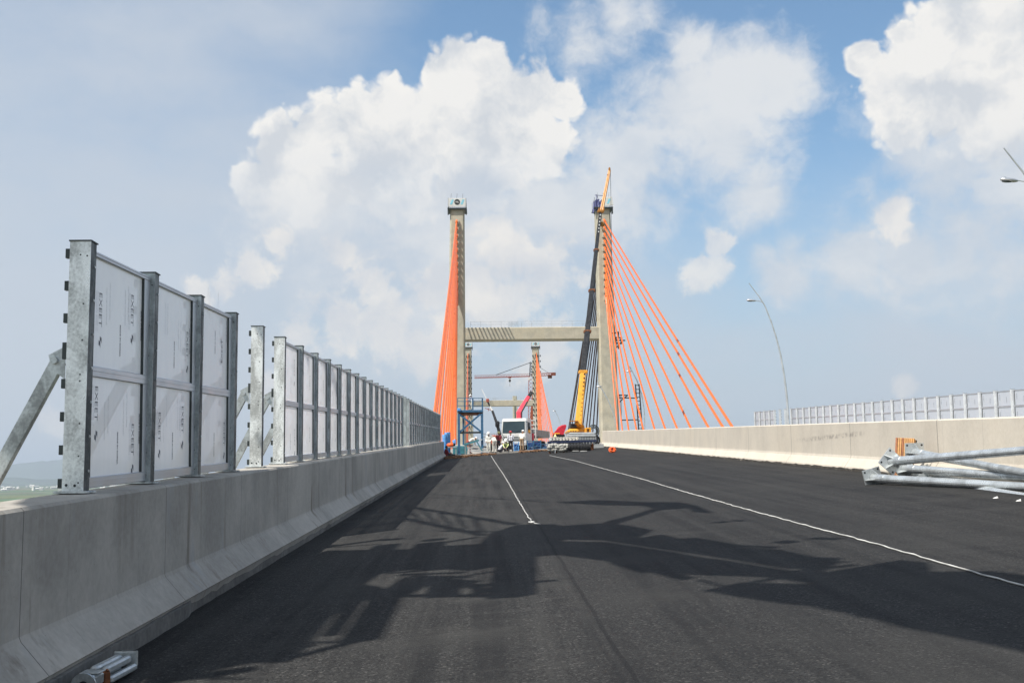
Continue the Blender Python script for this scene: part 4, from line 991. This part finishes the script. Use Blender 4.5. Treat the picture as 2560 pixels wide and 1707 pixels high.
x_, z_ = sg(1493, 91); pq = px(1493, 1117, 91)
o = thing('grey_panel', 'pale grey steel panel lying at right of the black roller bundle', 'panel', (pq.x, 91, zr(pq.x, 91)))
mb = MB(); ppoly(mb, [(1476, 1110), (1509, 1109), (1511, 1123), (1481, 1124)], 91, .5); mb.build('sheet', m_grey, o)
mb = MB(); pbox(mb, 1482, 1124, 1512, 1127, 91, .5); mb.build('timber_bearer', m_wood2, o)
# red tarpaulin heap
pq = px(1402, 1080, 101); o = thing('tarpaulin', 'crumpled red tarpaulin draped over a load left of the yellow crane', 'tarpaulin', (pq.x, 101.5, deck(pq.x, 101)))
mb = MB(); rq = random.Random(2); top = [(1383, 1082), (1390, 1076), (1396, 1068), (1404, 1063), (1412, 1060), (1416, 1062), (1413, 1072), (1409, 1082)]
secs = []
for j, dy in enumerate((0, .5, 1.0, 1.6)):
    secs.append([px(x + rq.uniform(-1, 1), y + rq.uniform(-1, 1) + (2 if j in (0, 3) else 0), 101 + dy) for x, y in top] + [px(1409, 1086, 101 + dy), px(1384, 1086, 101 + dy)])
mb.sweep(secs, True); mb.build('cover', m_red, o)
mb = MB(); pbox(mb, 1384, 1085, 1412, 1120, 101.2, 1.2); mb.build('load', m_dark, o); mb = MB(); pbox(mb, 1386, 1082, 1400, 1085, 100.9, .4); mb.build('yellow_edge', m_yel, o)
# orange hose coil
pg = ground(1532, 1131); zc = pg.z
o = thing('hose_coil', 'tangled orange hose coil at the foot of the median wall end', 'hose', pg)
mb = MB(); rq = random.Random(8)
for k in range(7):
    c = pg + V((rq.uniform(-.08, .08), rq.uniform(-.06, .06), .17)); tl = Matrix.Rotation(rq.uniform(-.7, .7), 3, 'Z') @ Matrix.Rotation(rq.uniform(.5, 1.3), 3, 'X')
    mb.tube([c + tl @ V((.16 * math.cos(i * math.pi / 8), .16 * math.sin(i * math.pi / 8), .0)) for i in range(17)], .035, 6)
mb.build('coil', m_oran, o)
# orange pipes, debris
for k, (x0, x1, y) in enumerate(((1199, 1219, 1133), (1216, 1231, 1133.5))):
    a = px(x0, y, 96.2); e = px(x1, y - .5, 96.5); zf = zr(a.x, 96) + .08
    o = MB().tube([(a.x, 96.2, zf), (e.x, 96.5, zf)], .075, 8).build('orange_pipe', m_oran, origin=(a.x, 96.2, zf)); tag(o, ('left and longer of two orange pipes lying at the white workers\' feet', 'right and shorter of two orange pipes lying at the white workers\' feet')[k], 'pipe', 'orange pipes on the ground')
mb = MB(); rq = random.Random(21)
for i in range(420):
    xs = rq.choice((rq.uniform(1112, 1150), rq.uniform(1120, 1200), rq.uniform(1300, 1372), rq.uniform(1480, 1530), rq.uniform(1165, 1240))); Y_ = rq.uniform(89.0 if xs < 1170 else 93.0, 96.6)
    p = px(xs, 1130, Y_); p.z = zr(p.x, Y_) + .02; s_ = rq.uniform(.06, .24)
    mb.box(p + V((0, 0, s_ * .25)), (s_ * rq.uniform(.8, 2.2), s_, s_ * rq.uniform(.25, .7)), M=Matrix.Rotation(rq.uniform(0, 3), 3, 'Z') @ Matrix.Rotation(rq.uniform(-.4, .4), 3, 'X'))
o = mb.build('debris', m_debris); o['kind'] = 'stuff'; tag(o, 'brown rags, timber scraps and rubble strewn along the end of the asphalt', 'debris')
mb = MB()
for x0, x1, y in ((1158, 1182, 1129), (1312, 1375, 1133)):
    a = px(x0, y, 95.4); e = px(x1, y, 95.4); mb.bar((a.x, 95.4, zr(a.x, 95.4) + .05), (e.x, 95.6, zr(e.x, 95.6) + .05), .12, .07)
o = mb.build('timber_beam', m_wood, origin=px(1340, 1133, 95.5)); tag(o, 'pale timber beams lying on the road end near the workers', 'timber')
# grey ramp rails left of the workers, temporary handrail behind them
for k, (a_p, e_p, w_) in enumerate((((1163, 1112), (1226, 1118), .13), ((1168, 1119), (1228, 1125), .16), ((1174, 1126), (1224, 1130), .12))):
    a, e = px(*a_p, 98.2 - .4 * k), px(*e_p, 97.6 - .4 * k); o = MB().bar(a, e, .16, w_).bar(a, (a.x, a.y, deck(a.x, a.y)), .08).bar(e, (e.x, e.y, deck(e.x, e.y)), .08).build('ramp_rail', m_grey, origin=a)
    tag(o, ('upper grey ramp rail below the blue platform', 'middle grey ramp rail below the blue platform', 'lowest grey ramp rail below the blue platform')[k], 'rail', 'grey ramp rails')
mb = MB()
for k in range(9): p = px(1206 + 6 * k, 1084, 112); mb.bar(p, (p.x, 112, deck(p.x, 112)), .05)
for y in (1084, 1092): mb.bar(px(1204, y, 112), px(1256, y, 112), .05)
o = mb.build('handrail', m_grey, origin=px(1230, 1100, 112)); tag(o, 'thin grey temporary handrail crossing the deck behind the white workers', 'handrail')
# --- galvanised lamp poles stacked at right
m_pole = galv('pole_zinc', (.58, .61, .62), .30, .6, 2.2, .8)
def galv_pole(a, Ya, e, Ye, label, rot, r0_=.095, r1_=.07):
    p, q = px(*a, Ya), px(*e, Ye); d_ = (q - p).normalized(); Lq = (q - p).length + 1.5; e2 = p + d_ * Lq
    r_ = thing('lamp_pole', label, 'pole', p, 'galvanised poles stacked by the median wall')
    MB().tube([p + d_ * .02, p + d_ * .5, p + d_ * .505, e2], [r0_, r0_, r0_ * .95, r1_], 16, sm=False).build('shaft', m_pole, r_)
    s_ = d_.cross(V((0, 0, 1))).normalized(); u_ = s_.cross(d_); Rm = Matrix.Rotation(rot, 3, d_); s_, u_ = Rm @ s_, Rm @ u_
    hb = .215; c = p
    mb = MB(); mb.hexa([c + s_ * x + u_ * y + d_ * z for z in (-.012, .012) for x, y in ((-hb, -hb), (hb, -hb), (hb, hb), (-hb, hb))])
    for x, y in ((-1, -1), (1, -1), (1, 1), (-1, 1)): mb.tube([c + (s_ * x + u_ * y) * .165 - d_ * .0135, c + (s_ * x + u_ * y) * .165 + d_ * .0135], .024, 8, 1)
    mb.build('base_plate', [m_galvl, m_black], r_)
    for k in range(4):
        v = (Matrix.Rotation(k * math.pi / 2, 3, d_) @ s_); w_ = v.cross(d_) * .006
        MB().prism([c + v * (r0_ - .01), c + v * .205, c + v * .205 + d_ * .03, c + v * r0_ + d_ * .24], -w_, w_).build('gusset', m_galvl, r_)
    return r_
galv_pole((2182, 1195), 24.6, (2560, 1216), 20.0, 'front galvanised pole lying lowest, its square base plate farthest left', .25)
galv_pole((2228, 1153), 24.4, (2560, 1126), 19.6, 'topmost galvanised pole rising to the right, with diamond-tilted base plate', .85)
galv_pole((2262, 1171), 24.9, (2560, 1192), 20.6, 'galvanised pole between the topmost and the front poles of the stack', .5)
galv_pole((2286, 1131), 25.2, (2560, 1181), 20.3, 'rear galvanised pole whose upright base plate stands beside the timber boards', .02)
galv_pole((2325, 1203), 24.0, (2560, 1242), 19.3, 'galvanised pole lying on the asphalt under the front pole, nearest the paper scraps', .4)
galv_pole((2305, 1190), 24.7, (2560, 1224), 20.4, 'mostly hidden galvanised pole wedged under the middle of the stack', .3)
for k in range(9):
    xs = 2241 + 4.9 * k; a = px(xs - 3, 1186, 25.3); e = px(xs + 2 + .4 * k, 1096 + .25 * k, 25.6); a.z = zr(a.x, 25.3)
    o = MB().bar(a, e, .040, .12).build('timber_board', m_wood2 if k in (0, 3) else m_wood, origin=a)
    tag(o, 'dark reddish board at the left edge of the upright timber stack' if k == 0 else 'raw timber board in the upright stack behind the steel poles', 'board', 'timber boards behind the poles')
mb = MB()
for a, e in (((2279, 1100), (2291, 1101)), ((2291, 1101), (2288, 1114)), ((2288, 1114), (2279, 1113)), ((2279, 1113), (2280, 1109)), ((2292, 1112), (2296, 1113))): mb.bar(px(*a, 25.7), px(*e, 25.7), .025)
mb.bar(px(2279, 1113, 25.7), px(2277, 1170, 25.6), .025)
o = mb.build('bent_frame', m_black, origin=px(2285, 1108, 25.7)); tag(o, 'bent black metal frame sticking up beside the timber boards', 'frame')
for k, (x, y) in enumerate(((2488, 1245), (2546, 1252))):
    p = ground(x, y); mb = MB(); rq = random.Random(k)
    q = [p + V((.055 * math.cos(i), .05 * math.sin(i), .0)) * rq.uniform(.7, 1.2) for i in (0, 1, 2, 3.1, 4.2, 5.2)]
    for i in range(6): mb.add([q[i], q[(i + 1) % 6], p + V((.03, -.02, .035)), ], [(0, 1, 2)])
    mb.add(q, [(5, 4, 3, 2, 1, 0)])
    o = mb.build('paper_scrap', m_paper, origin=p); tag(o, ('white crumpled paper scrap under the stacked poles', 'smaller paper scrap at the right frame edge under the poles')[k], 'paper', 'paper scraps by the poles')
# --- galvanised lamp bracket at the foot of the left wall
X_, zk = -2.84, zr(-2.84, 9)
o = thing('steel_bracket', 'bundle of short galvanised tubes with a round flange lying by the wall foot', 'bracket', (X_, 9.0, zk))
G = lambda x, y, z: V((X_ + x * .82, 8.3 + (y - 8.42) * .80, zk + .01 + z * .82 + GR * (y - 9)))
mb = MB(); mb.tube([G(.0, 8.42, .1), G(.0, 8.445, .1)], .09, 20); fl = mb.build('flange', m_galv, o)
MB().tube([G(.0, 8.415, .1), G(.0, 8.42, .1)], .036, 14).build('bore', m_black, fl)
mb = MB(); mb.cbox(G(.01, 8.58, .12), (.13, .21, .09), .016); mb.cbox(G(.02, 8.6, .185), (.14, .16, .01), .003); mb.build('bracket_neck', m_galv, o)
for x, z, y1, sz in ((-.055, .12, 9.58, .085), (.045, .125, 9.55, .07), (.085, .04, 9.62, .065), (-.03, .035, 9.5, .07)):
    mb = MB(); mb.cbox(G(x, (8.86 + y1) / 2, z), (sz * .8, (y1 - 8.86) * .8, sz * .8), .014); mb.build('tube', m_galvl, o)
MB().cbox(G(.02, 8.80, .08), (.15, .055, .14), .03).build('strap', m_rust, o)
mb = MB(); mb.cbox(G(.0, 9.62, .1), (.19, .025, .12), .01); mb.cbox(G(-.02, 9.68, .14), (.1, .1, .03), .005); mb.build('clamp', m_galv, o)
# ------------------------------------------------------------------ people
SHIRT, TROUS, SKIN, SHOE, DARK, VEST = range(6)
def capsule(vs, fs, p, r1, q, r2, n=10):
    p, q = V(p), V(q); d_ = q - p; Lq = d_.length
    d_ = d_ / Lq if Lq > 1e-6 else V((0, 0, 1))
    h = V((0, 0, 1)) if abs(d_.z) < .9 else V((0, 1, 0)); a = d_.cross(h).normalized(); b = a.cross(d_)
    rings = [(p - d_ * r1 * .99, .1 * r1), (p - d_ * r1 * .7, .714 * r1), (p, r1), (q, r2), (q + d_ * r2 * .7, .714 * r2), (q + d_ * r2 * .99, .1 * r2)]
    o = len(vs)
    for c, r in rings: vs += [c + (a * math.cos(2 * math.pi * j / n) + b * math.sin(2 * math.pi * j / n)) * r for j in range(n)]
    for i in range(5):
        for j in range(n): e = (j + 1) % n; fs.append((o + i * n + j, o + i * n + e, o + i * n + n + e, o + i * n + n + j))
    fs.append(tuple(o + j for j in range(n - 1, -1, -1))); fs.append(tuple(o + 5 * n + j for j in range(n)))
def person(label, foot, rz, J, mats, helmet=None, group=None, scale=1.0, bare_arms=False):
    root = thing('person', label, 'person', foot, group)
    caps = []
    def cap(a, r1, b, r2, lab): caps.append((V(a), r1, V(b), r2, lab))
    pel, che, nk, hd = (V(J[k]) for k in ('pel', 'che', 'nk', 'hd'))
    fwd = V(J.get('look', (0, 1, 0))).normalized(); side = V(J.get('side', (1, 0, 0)))
    upv = side.cross(fwd).normalized()
    for s_ in (-1, 1):
        cap(pel + side * .075 * s_, .115, pel.lerp(che, .45) + side * .07 * s_, .105, SHIRT); cap(pel.lerp(che, .45) + side * .07 * s_, .105, che + side * .085 * s_, .115, SHIRT)
        cap(che + side * .085 * s_, .11, nk + side * .13 * s_ - (nk - che) * .25, .062, SHIRT)
    cap(pel + side * -.08, .12, pel + side * .08, .12, TROUS)
    cap(nk - (nk - che) * .1, .058, hd - upv * .05, .052, SKIN)
    cap(hd + upv * .03 - fwd * .012, .092, hd - upv * .035 + fwd * .012, .078, SKIN); cap(hd - upv * .085 + fwd * .035, .045, hd - upv * .09 + fwd * .04, .042, SKIN)
    cap(hd - upv * .005 + fwd * .085, .014, hd - upv * .035 + fwd * .105, .017, SKIN)
    for s_ in (-1, 1):
        cap(hd + side * .09 * s_, .016, hd + side * .094 * s_ - upv * .03, .014, SKIN); cap(hd + side * .032 * s_ + fwd * .082 + upv * .005, .012, hd + side * .038 * s_ + fwd * .082 + upv * .005, .012, DARK)
    cap(hd - upv * .07 + fwd * .080 - side * .02, .009, hd - upv * .07 + fwd * .080 + side * .02, .009, DARK)
    for s_, S in ((-1, 'L'), (1, 'R')):
        sh, el, wr_ = V(J['sh' + S]), V(J['el' + S]), V(J['wr' + S]); hp, kn, an = V(J['hp' + S]), V(J['kn' + S]), V(J['an' + S])
        cap(sh, .066, el, .050, SHIRT); cap(el, .048, wr_, .036, SKIN if bare_arms else SHIRT)
        hdir = (wr_ - el).normalized(); hs = hdir.cross(V((0, 1, .3))).normalized(); hn = hs.cross(hdir)
        cap(wr_ + hdir * .02, .03, wr_ + hdir * .075, .034, SKIN)
        for f in range(4):
            b0_ = wr_ + hdir * .085 + hs * (.026 - .0175 * f); ln = (.065, .075, .07, .055)[f]
            k1 = b0_ + hdir * ln * .6 + hn * .012; cap(b0_, .0095, k1, .009, SKIN); cap(k1, .009, k1 + hdir * ln * .3 + hn * .025, .008, SKIN)
        th = wr_ + hdir * .035 + hs * .035; cap(th, .012, th + hdir * .045 + hs * .025, .010, SKIN)
        cap(hp, .098, kn, .066, TROUS); cap(kn, .064, an, .050, TROUS)
        td = V(J.get('toe' + S, (0, 1, 0))).normalized(); cap(an - V((0, 0, .035)) - td * .03, .046, an - V((0, 0, .045)) + td * .15, .038, SHOE)
    vs, fs = [], []
    for a, r1, b, r2, _l in caps: capsule(vs, fs, a, r1, b, r2)
    me = bpy.data.meshes.new('body'); me.from_pydata([tuple(v) for v in vs], [], fs)
    ob = bpy.data.objects.new('body', me); C.objects.link(ob)
    md = ob.modifiers.new('r', 'REMESH'); md.mode = 'VOXEL'; md.voxel_size = .0125
    bpy.context.view_layer.update()
    m3 = bpy.data.meshes.new_from_object(ob.evaluated_get(bpy.context.evaluated_depsgraph_get()))
    bpy.data.objects.remove(ob); bpy.data.meshes.remove(me)
    for m_ in mats: m3.materials.append(m_)
    segs = [(a, b - a, max(1e-9, (b - a).length_squared), r1, r2, l_) for a, r1, b, r2, l_ in caps]
    idx = []
    for p_ in m3.polygons:
        c = p_.center; best, bl = 9, 0
        for a, ab, L2, r1, r2, l_ in segs:
            q = max(0, min(1, (c - a).dot(ab) / L2)); d_ = (c - a - ab * q).length - (r1 + (r2 - r1) * q)
            if d_ < best: best, bl = d_, l_
        idx.append(bl)
    m3.polygons.foreach_set('material_index', idx); m3.polygons.foreach_set('use_smooth', [True] * len(idx))
    ob = bpy.data.objects.new('body', m3); C.objects.link(ob); ob.parent = root
    if helmet:
        c = hd + upv * .045; Mh = Matrix((side, fwd, upv)).transposed()
        secs = [[Mh @ V((r * .125 * math.cos(a * math.pi / 8), r * .145 * math.sin(a * math.pi / 8), h)) + c for a in range(16)] for r, h in ((.94, -.01), (1, .0), (1.0, .03), (.9, .08), (.68, .115), (.35, .138), (.05, .145))]
        mb = MB(); mb.sweep(secs, True, sm=True)
        mb.sweep([[Mh @ V((r * .135 * math.cos(a * math.pi / 8), r * .15 * math.sin(a * math.pi / 8) + (.045 if 0 < a < 8 else 0), h)) + c for a in range(16)] for r, h in ((.9, .004), (1.1, -.006), (1.1, .004), (.9, .012))], True)
        h_ = mb.build('helmet', helmet, None, (0, 0, 0)); h_.parent = root
    else:
        c = hd + upv * .03 - fwd * .015; Mh = Matrix((side, fwd, upv)).transposed()
        h_ = MB().ball(c, (.1, .108, .1), 12, 8, 0, Mh).build('hair', m_hair, None, (0, 0, 0)); h_.parent = root
    root.rotation_euler.z = rz; root.scale = (scale,) * 3
    return root
m_hair = plain('black_hair', (.012, .011, .010), .6); m_skin = plain('skin', (.36, .20, .13), .6, 0, .1, 8)
def cloth(n, c): return plain(n, c, .85, 0, .14, 9, .25, 25)
w_sh, w_sh2, w_tr = cloth('white_work_shirt', (.70, .69, .64)), cloth('pale_shirt', (.62, .62, .66)), cloth('off_white_trousers', (.66, .65, .58))
d_tr, k_tr, r_sh, y_ve, bl_sh = cloth('dark_trousers', (.035, .036, .045)), cloth('tan_trousers', (.34, .23, .14)), cloth('dark_red_shirt', (.22, .025, .035)), cloth('lime_vest', (.62, .70, .30)), cloth('blue_white_shirt', (.42, .47, .60))
m_shoe = plain('dark_shoes', (.04, .035, .03), .7); m_helw = plain('white_helmet', (.82, .82, .80), .35); m_helr = plain('red_helmet', (.50, .03, .04), .3); m_hely = plain('pale_yellow_helmet', (.72, .66, .30), .35)
def mset(s_, t_): return [s_, t_, m_skin, m_shoe, m_hair, s_]
def stand(**k):
    J = dict(pel=(0, 0, .95), che=(0, .02, 1.30), nk=(0, .01, 1.46), hd=(0, .03, 1.61), shL=(-.19, 0, 1.42), shR=(.19, 0, 1.42), elL=(-.25, -.02, 1.14), elR=(.25, -.02, 1.14), wrL=(-.26, .08, .90), wrR=(.26, .08, .90),
             hpL=(-.09, 0, .92), hpR=(.09, 0, .92), knL=(-.11, .02, .50), knR=(.11, .02, .50), anL=(-.12, 0, .09), anR=(.12, 0, .09)); J.update(k); return J
def squat(**k):
    J = dict(pel=(0, -.08, .30), che=(0, .14, .60), nk=(0, .24, .74), hd=(0, .33, .85), look=(0, .8, -.6), shL=(-.18, .20, .70), shR=(.18, .20, .70), elL=(-.20, .42, .50), elR=(.20, .42, .50), wrL=(-.10, .58, .34), wrR=(.10, .58, .34),
             hpL=(-.09, -.06, .29), hpR=(.09, -.06, .29), knL=(-.17, .30, .46), knR=(.17, .30, .46), anL=(-.14, .06, .09), anR=(.14, .06, .09)); J.update(k); return J
def bent(**k):
    J = stand(pel=(0, -.10, .93), che=(0, .20, 1.16), nk=(0, .36, 1.22), hd=(0, .47, 1.20), look=(0, .5, -.85), shL=(-.19, .32, 1.18), shR=(.19, .32, 1.18), elL=(-.22, .38, .92), elR=(.22, .38, .92), wrL=(-.14, .46, .70), wrR=(.14, .46, .70), hpL=(-.09, -.09, .90), hpR=(.09, -.09, .90)); J.update(k); return J
def sit(**k):
    J = dict(pel=(0, 0, .13), che=(0, -.06, .48), nk=(0, -.04, .64), hd=(0, .0, .79), shL=(-.19, -.05, .60), shR=(.19, -.05, .60), elL=(-.25, .06, .36), elR=(.25, .06, .36), wrL=(-.14, .28, .33), wrR=(.14, .28, .33),
             hpL=(-.09, .02, .12), hpR=(.09, .02, .12), knL=(-.13, .38, .36), knR=(.12, .46, .22), anL=(-.13, .66, .09), anR=(.14, .88, .09), toeL=(0, .8, .6), toeR=(0, .5, .9)); J.update(k); return J
def ft(x, Y, dz=0): p = px(x, 1130, Y); return (p.x, Y, deck(p.x, Y) + dz)
person('standing worker in all-white clothes and white helmet, hands low, left of the truck', ft(1222, 97.0), R(165), stand(look=(.2, 1, -.35), wrL=(-.15, .24, .92), wrR=(.16, .24, .92)), mset(w_sh, w_tr), m_helw, scale=1.02)
person('worker in off-white overalls bending forward beside the white-helmeted standing man', ft(1236, 96.9), R(20), bent(), mset(w_tr, w_tr), m_helw, scale=1.06)
person('squatting worker in white shirt and dark trousers, seen side-on, white helmet', ft(1249, 96.3), R(-75), squat(), mset(w_sh2, d_tr), m_helw)
person('squatting worker in lime vest and white helmet facing the viewer', ft(1266.5, 96.6), R(170), squat(hd=(0, .30, .90), look=(0, .9, -.45)), mset(y_ve, d_tr), m_helw, scale=1.05)
person('standing worker with red helmet, pale shirt and dark trousers, seen from behind', ft(1277, 96.3), R(8), stand(wrL=(-.10, .28, 1.05), wrR=(.12, .28, 1.05), look=(0, 1, -.3), anL=(-.17, 0, .09), anR=(.17, .02, .09)), mset(w_sh2, d_tr), m_helr, scale=1.05)
person('standing worker in white shirt and tan trousers before the truck cab', ft(1305, 96.6), R(-35), stand(che=(0, .08, 1.28), nk=(0, .12, 1.43), hd=(0, .18, 1.56), look=(0, .9, -.4), shL=(-.19, .09, 1.39), shR=(.19, .09, 1.39), wrR=(.16, .30, 1.0)), mset(w_sh, k_tr), m_helw, scale=1.02)
person('worker in dark red shirt standing behind the group beside the truck bumper', ft(1247.5, 98.6), R(150), stand(wrR=(.30, .28, 1.2)), mset(r_sh, d_tr), m_hely, bare_arms=True)
person('person in dark red shirt and black trousers sitting against the end of the wall', ft(1116.5, 95.2), R(-70), sit(), mset(r_sh, d_tr), None, scale=1.1, bare_arms=True)
pz = px(1181, 1024, 98.6)
person('worker in blue-white clothes and white helmet standing on the blue platform', (pz.x, 98.6, pz.z), R(60), stand(che=(0, .10, 1.24), nk=(0, .16, 1.38), hd=(0, .22, 1.50), shL=(-.19, .13, 1.33), shR=(.19, .13, 1.33), elL=(-.24, .26, 1.12), elR=(.24, .26, 1.12), wrL=(-.12, .46, 1.1), wrR=(.12, .46, 1.05), look=(0, .9, -.4)), mset(bl_sh, w_tr), m_helw, scale=.80)
person('stooping worker in white behind the crossed legs of the blue platform', ft(1175, 102), R(-80), bent(), mset(w_sh, r_sh), m_helw, scale=1.1)
# ------------------------------------------------------------------ work platform hanging overhead (outside the view), whose shadow lies on the road
def up_(x, y, h):                # crop pixel of the shadow -> point of the caster h metres up
    s_ = ground(x, y); return s_ - SUN * (h / -SUN.z)
A = lambda x, y: (340 + x / 2.219, 1180 + y / 2.219)
B = lambda x, y: (900 + x / 1.4169, 1120 + y / 1.4169)
H0 = 10.0
ctr = up_(1100, 1400, H0)
gt = thing('overhead_platform', 'lattice work platform hung from a boom overhead, throwing the broad shadow on the asphalt', 'platform', ctr)
def plate(name, pts, h, mat=None, th=.12):
    q = [up_(x, y, h) for x, y in pts]; zc_ = sum(v.z for v in q) / len(q)
    q = [V((v.x, v.y, v.z)) for v in q]; return MB().prism(q, (0, 0, 0), (0, 0, th)).build(name, mat or m_grey, gt)
plate('deck_plate', [A(1050, 436), A(1480, 430), A(1650, 412), A(1905, 400), A(1960, 340), A(2110, 292), A(2300, 290), A(2352, 300), A(2352, 440), A(2080, 470), A(2070, 520), A(1960, 528), A(1850, 548), A(1700, 536), A(1480, 545), A(1330, 566), A(1240, 625), A(1330, 640), A(1395, 690), A(1180, 728), A(1060, 800), A(900, 985), A(820, 1055), A(620, 1060), A(330, 1120), A(60, 1165), A(-40, 1100), A(-40, 900), A(300, 700), A(700, 540)], H0)
plate('side_plate', [B(640, 280), B(860, 266), B(940, 275), B(1028, 292), B(975, 320), B(1060, 306), B(1120, 322), B(1180, 318), B(1330, 345), B(1290, 350), B(1480, 362), B(1600, 388), B(1700, 392), B(1640, 432), B(1500, 425), B(1300, 392), B(1100, 362), B(860, 326), B(640, 322)], H0 + .6)
plate('side_plate', [B(625, 330), B(860, 334), B(1100, 370), B(1180, 386), B(1300, 402), B(1500, 436), B(1640, 441), B(1900, 398), B(2000, 408), B(2010, 440), B(2230, 438), B(2460, 470), B(2460, 540), B(2100, 500), B(1700, 470), B(1640, 476), B(1400, 455), B(1100, 446), B(860, 398), B(700, 378), B(620, 384)], H0 + .6)
plate('side_plate', [B(1230, 505), B(1330, 478), B(1640, 486), B(2100, 512), B(2460, 556), B(2460, 740), B(2352, 722), B(2200, 690), B(1900, 630), B(1800, 600), B(1600, 560), B(1480, 548), B(1300, 520)], H0 + .6)
plate('jib_foot', [B(690, 192), B(830, 184), B(1010, 192), B(1120, 192), B(1190, 206), B(1240, 230), B(1180, 226), B(1160, 212), B(1060, 220), B(1000, 204), B(860, 202)], 13.5)
plate('jib_wing', [B(860, 262), B(950, 240), B(1050, 210), B(1070, 214), B(990, 242), B(900, 270)], 13.5)
mb = MB()
def sb(a, e, w_, h=H0, h2=None): mb.bar(up_(*a, h), up_(*e, h2 or h), w_)
sb(A(1480, 186), A(2110, 290), .15, 15.0); sb(A(1470, 252), A(1930, 350), .15, 15.0)
for k in range(5):
    q = k / 5; a = (1490 + 480 * q, 190 + 80 * q); e = (1475 + 60 + 430 * q, 262 + 84 * q); sb(A(*a), A(e[0] + 40, e[1]), .06, 15.0)
sb(A(1450, 108), A(2300, 168), .05, 17); sb(A(1560, 140), A(2300, 158), .04, 17); sb(A(1700, 325), A(2000, 330), .12, 12); sb(A(1650, 400), A(1890, 360), .16, 12)
mb.build('lattice_boom', m_redsteel, gt)
mb = MB()
sb(A(2120, 430), A(2085, 690), .36); sb(A(1640, 640), A(2330, 600), .12); sb(A(1380, 684), A(2100, 684), .14); sb(A(1720, 600), A(1700, 690), .26); sb(A(1500, 625), A(2050, 540), .10); sb(A(1900, 640), A(1900, 684), .1)
for k in range(6): sb(A(1400 + 60 * k, 560 + 8 * k), A(1780 + 40 * k, 530 + 26 * k), .11)
for k in range(4): sb(A(1350 + 40 * k, 690), A(1500 + 60 * k, 585), .09)
sb(A(780, 1050), A(1240, 930), .13); sb(A(1240, 935), A(1390, 690), .24); sb(A(880, 945), A(1150, 940), .07); sb(A(1080, 905), A(1230, 700), .12); sb(A(640, 1015), A(980, 960), .12)
sb(A(60, 1170), A(640, 1090), .2); sb(A(330, 1138), A(620, 1145), .05); sb(A(1040, 420), A(1360, 398), .08); sb(A(1400, 400), A(1350, 440), .30); sb(A(1640, 390), A(1600, 450), .34)
sb(B(1330, 345), B(1480, 352), .12, H0 + .6); sb(B(1230, 505), B(1640, 430), .14, H0 + .6); sb(B(1480, 330), B(1540, 334), .2, H0); sb(B(1600, 318), B(1700, 322), .14, H0); sb(B(1250, 262), B(1300, 262), .16, H0); sb(B(1320, 255), B(1360, 258), .12, H0)
rs = random.Random(31)
for k in range(16):
    x = 1100 + 80 * k; y = 345 + (x - 1100) * .14; sb(B(x, y), B(x + rs.uniform(60, 170), y - rs.uniform(4, 22)), rs.uniform(.05, .12), H0 + .6)
for k in range(14):
    x = 900 + 100 * k; y = 405 + (x - 900) * .20; sb(B(x, y), B(x + rs.uniform(40, 160), y + rs.uniform(10, 40)), rs.uniform(.05, .10), H0 + .6)
mb.build('under_frame', m_grey, gt)
mb = MB()
for x, y, r in ((1425, 372, .19), (1655, 374, .21)): mb.ball(up_(*A(x, y), H0), (r, r, r * 1.1), 12, 8)  # balls standing in for two heads, added for their round shadows
mb.build('head_shadow_ball', m_black, gt)
# boom that carries it, standing behind the viewer
e_ = up_(*B(2420, 600), H0 + .6); bs = V((5.0, -9.0, zr(5, -9) + 2.0))
MB().bar(bs, e_ + V((0, 0, .5)), .55, .7).bar(e_ + V((0, 0, .5)), up_(*B(1500, 440), H0 + .8), .4, .4).build('carrying_boom', m_yel, gt)
MB().cbox((5.0, -9.6, zr(5, -9.6) + .95), (2.4, 4.2, 1.7), .15).build('base_frame', m_yel, gt)
